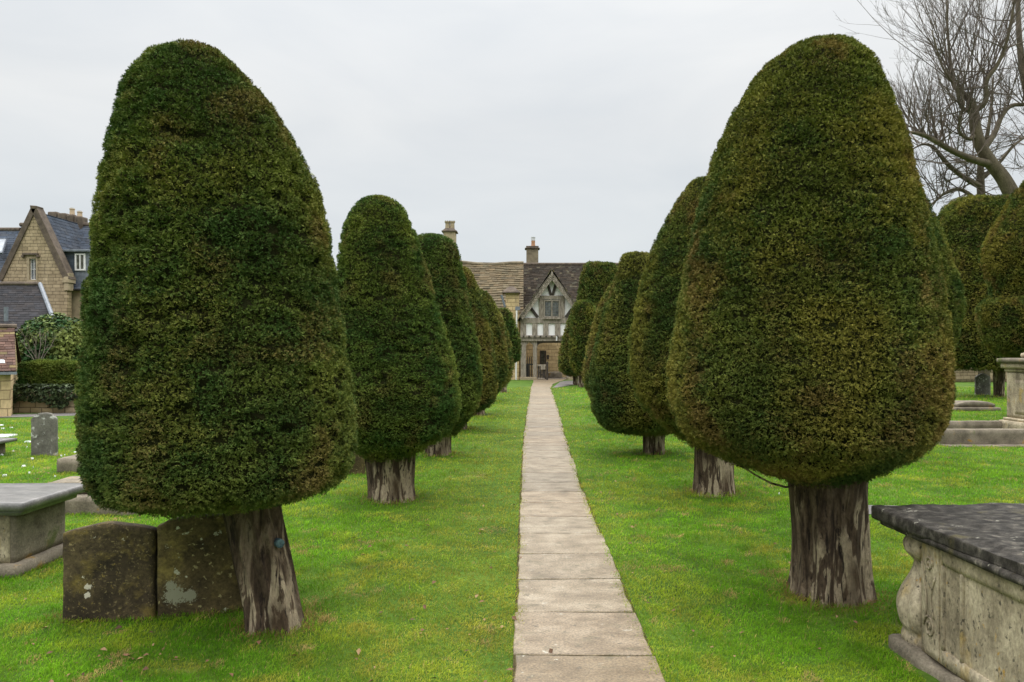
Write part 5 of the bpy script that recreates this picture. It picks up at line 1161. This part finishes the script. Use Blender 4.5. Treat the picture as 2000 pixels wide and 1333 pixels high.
# ---------------------------------------------------------------- grass, leaves, snow
def grass():
    n = 820000
    # even spread over the picture: denser near the viewer
    u = rng.random(n); y0, y1 = 2.4, 34.0; e = -.55
    y = (y0**e+u*(y1**e-y0**e))**(1/e)
    x = (rng.random(n)*2-1)*(y*.80+.6)
    k = (x < pl(y)+.04+rng.normal(0, .018, n)) | (x > pr(y)-.04+rng.normal(0, .018, n))
    for (tx, ty, tr) in TRUNKS: k &= (x-tx)**2+(y-ty)**2 > (tr*.88)**2
    k &= ~((x > 1.99) & (x < 3.2) & (y < 4.02) & (y > 1.5))
    k &= ~((x > -5.28) & (x < -3.74) & (y > 5.26) & (y < 5.98))
    k &= ~((x > 8.0) & (np.abs(y-13.0) < .5)) & ~((x < -8.4) & (y > 17.5)) & ~((x > 3.3) & (np.abs(y-(7.52-(x-3.2)*.095)) < .24)) & ~((x > 2.0) & (y > 38))
    x, y = x[k], y[k]; n = len(x); z = gz(x, y)+.002
    p = np.stack([x, y, z], 1)
    sc_ = (y/4.0)**.55
    a = fbm(np.stack([x*1.1, y*1.1, x*0], 1), 21, 3); b = fbm(np.stack([x*4, y*4, x*0], 1), 23, 2); tuft = vnoise(np.stack([x*7, y*7, x*0], 1), 29)
    dp = np.maximum(pl(y)-x, x-pr(y)); worn = np.clip(1.15-dp/np.where(x < .3, 1.35, .7), 0, 1)*np.where(x < .3, 1.0, .40)
    hgt = .026*sc_*(.40+1.05*tuft+.35*rng.random(n))*(1-.38*worn)
    near = np.zeros(n)
    for (tx, ty, tr) in TRUNKS:
        dd = np.sqrt((x-tx)**2+(y-ty)**2)-tr; near = np.maximum(near, np.clip(1-dd/.20, 0, 1))
    for (ax, ay, bx, by) in ((-2.87, 4.39, -2.3, 4.46), (-2.28, 4.47, -1.82, 4.61)):
        tt = np.clip(((x-ax)*(bx-ax)+(y-ay)*(by-ay))/((bx-ax)**2+(by-ay)**2), 0, 1); near = np.maximum(near, np.clip(1-np.hypot(x-ax-tt*(bx-ax), y-ay-tt*(by-ay))/.12, 0, 1))
    hgt *= 1+1.1*near*rng.random(n)
    wid = .0032*sc_*(y/4)**.25*rng.uniform(.7, 1.3, n)
    th = rng.random(n)*6.283; lean = rng.uniform(.1, 1.0, n)*(1+.3*(tuft-.5))
    d = np.stack([np.cos(th)*lean, np.sin(th)*lean, np.ones(n)], 1); d = unit(d)
    w = unit(np.stack([-np.sin(th+.6), np.cos(th+.6), np.zeros(n)], 1))
    H_ = hgt[:, None]; W_ = wid[:, None]
    bend = np.stack([np.cos(th)*lean*.5, np.sin(th)*lean*.5, -.25*lean], 1)*H_
    v = np.stack([p, p+d*H_*.55+w*W_*.5, p+d*H_+bend, p+d*H_*.55-w*W_*.5], 1).reshape(-1, 3)
    lush = np.array([.072, .190, .006]); light = np.array([.140, .285, .010]); yel = np.array([.300, .275, .035]); dry = np.array([.30, .22, .08])
    f = np.clip((a-.3)*2.0+(rng.random(n)-.5)*.7, 0, 1)[:, None]; c = lush*(1-f)+light*f
    fw = np.clip(worn*.85+(rng.random(n)-.5)*.5, 0, .85)[:, None]; c = c*(1-fw)+np.array([.215, .228, .028])*fw
    moss = np.clip((fbm(np.stack([x*1.9+40, y*1.9, x*0], 1), 61, 3)-.56)*6+(rng.random(n)-.5)*.5, 0, .5)[:, None]; c = c*(1-moss)+np.array([.265, .285, .022])*moss
    fy = np.clip((b-.52)*3.2+worn*.35-.16+(rng.random(n)-.5)*.6, 0, .9)[:, None]; c = c*(1-fy)+yel*fy
    fd = (rng.random(n) < .03+.04*worn+np.clip((fbm(np.stack([x*5, y*5+9, x*0], 1), 71, 2)-.73)*9, 0, .7))[:, None]; c = np.where(fd, dry, c)
    fn = (near > 0) & (rng.random(n) < near*.45); c = np.where(fn[:, None], np.array([.19, .12, .045]), c)
    c = c*(.50+.95*fbm(np.stack([x*6, y*6, x*0], 1), 37, 3))[:, None]
    c = c*rng.uniform(.72, 1.28, (n, 1))*1.36
    o = quads_obj('grass', v, c, M['grass'], origin=(0, 10, 0)); tag(o, 'short bright green lawn grass on both sides of the stone path', 'grass', kind='stuff')
grass()
def litter():
    r = np.random.default_rng(5); n = 420
    y = 3.4+r.random(n)**1.8*16; x = (r.random(n)*2-1)*y*.72
    on = (x > pl(y)+.02) & (x < pr(y)-.02); k = ~on | (r.random(n) < .05)
    k &= ~((x > 1.95) & (x < 3.4) & (y < 4.3)); k &= ~((x > -5.3) & (x < -3.5) & (y > 5.1) & (y < 6.1))
    x, y = x[k], y[k]
    ex = np.array([(-2.2+r.normal(0, .25), 3.85+r.normal(0, .12)) for _ in range(18)]); x = np.concatenate([x, ex[:, 0]]); y = np.concatenate([y, ex[:, 1]]); n = len(x)
    z = gz(x, y)+.024; on = (x > pl(y)) & (x < pr(y)); z = np.where(on, .020, z)
    s = r.uniform(.008, .021, n)*(1+.03*y); th = r.random(n)*6.28; cu = r.uniform(.2, .8, n)
    d = np.stack([np.cos(th), np.sin(th), r.normal(0, .25, n)], 1)*s[:, None]; w = np.stack([-np.sin(th), np.cos(th), r.normal(0, .3, n)], 1)*s[:, None]*.6
    p = np.stack([x, y, z], 1); up = np.zeros((n, 3)); up[:, 2] = s*cu
    v = np.stack([p-d, p-w*1.0+up*.6, p+d+up*.2, p+w+up*.7], 1).reshape(-1, 3)
    c = np.array([.14, .075, .04])*r.uniform(.5, 1.7, (n, 1))*np.array([1, 1, 1]); c[r.random(n) < .2] = (.26, .17, .08)
    o = quads_obj('fallen_leaves', v, c, M['litter'], origin=(0, 8, 0)); tag(o, 'small brown dead leaves scattered over the lawn', 'leaves', kind='stuff')
litter()
def snow():
    mb = MB(); r = random.Random(9)
    spots = [(-10.8+r.uniform(-2, 2), 12.5+r.uniform(-3, 4), r.uniform(.02, .10)) for _ in range(60)]+[(r.uniform(-9, -5.5), r.uniform(8.5, 14), r.uniform(.008, .035)) for _ in range(70)]
    spots += [(r.uniform(2.9, 6), r.uniform(6, 11), r.uniform(.006, .016)) for _ in range(16)]
    spots += [(-8.9+r.uniform(-.5, .5), 9.9+r.uniform(-.15, .15), r.uniform(.05, .13)) for _ in range(12)]
    for x, y, s in spots:
        s *= .62
        n = 11; z = float(gz(np.array([x]), np.array([y]))[0])+.024; ph = r.uniform(0, 6)
        ring = [(x+s*1.6*(.7+.5*r.random())*math.cos(2*math.pi*i/n), y+s*(.6+.6*r.random())*math.sin(2*math.pi*i/n)) for i in range(n)]
        k = len(mb.v); mb.v += [(a, b, z-.02) for a, b in ring]+[(x+(a-x)*.8, y+(b-y)*.8, z+.004) for a, b in ring]
        mb.f.append(tuple(range(k+n, k+2*n))); mb.c.append((1, 1, 1))
        for i in range(n): j = (i+1) % n; mb.f.append((k+i, k+j, k+n+j, k+n+i)); mb.c.append((1, 1, 1))
    o = mb.build('snow_patches', M['snow'], smooth=True); tag(o, 'thin remnants of melting snow lying on the lawn', 'snow', kind='stuff')
snow()
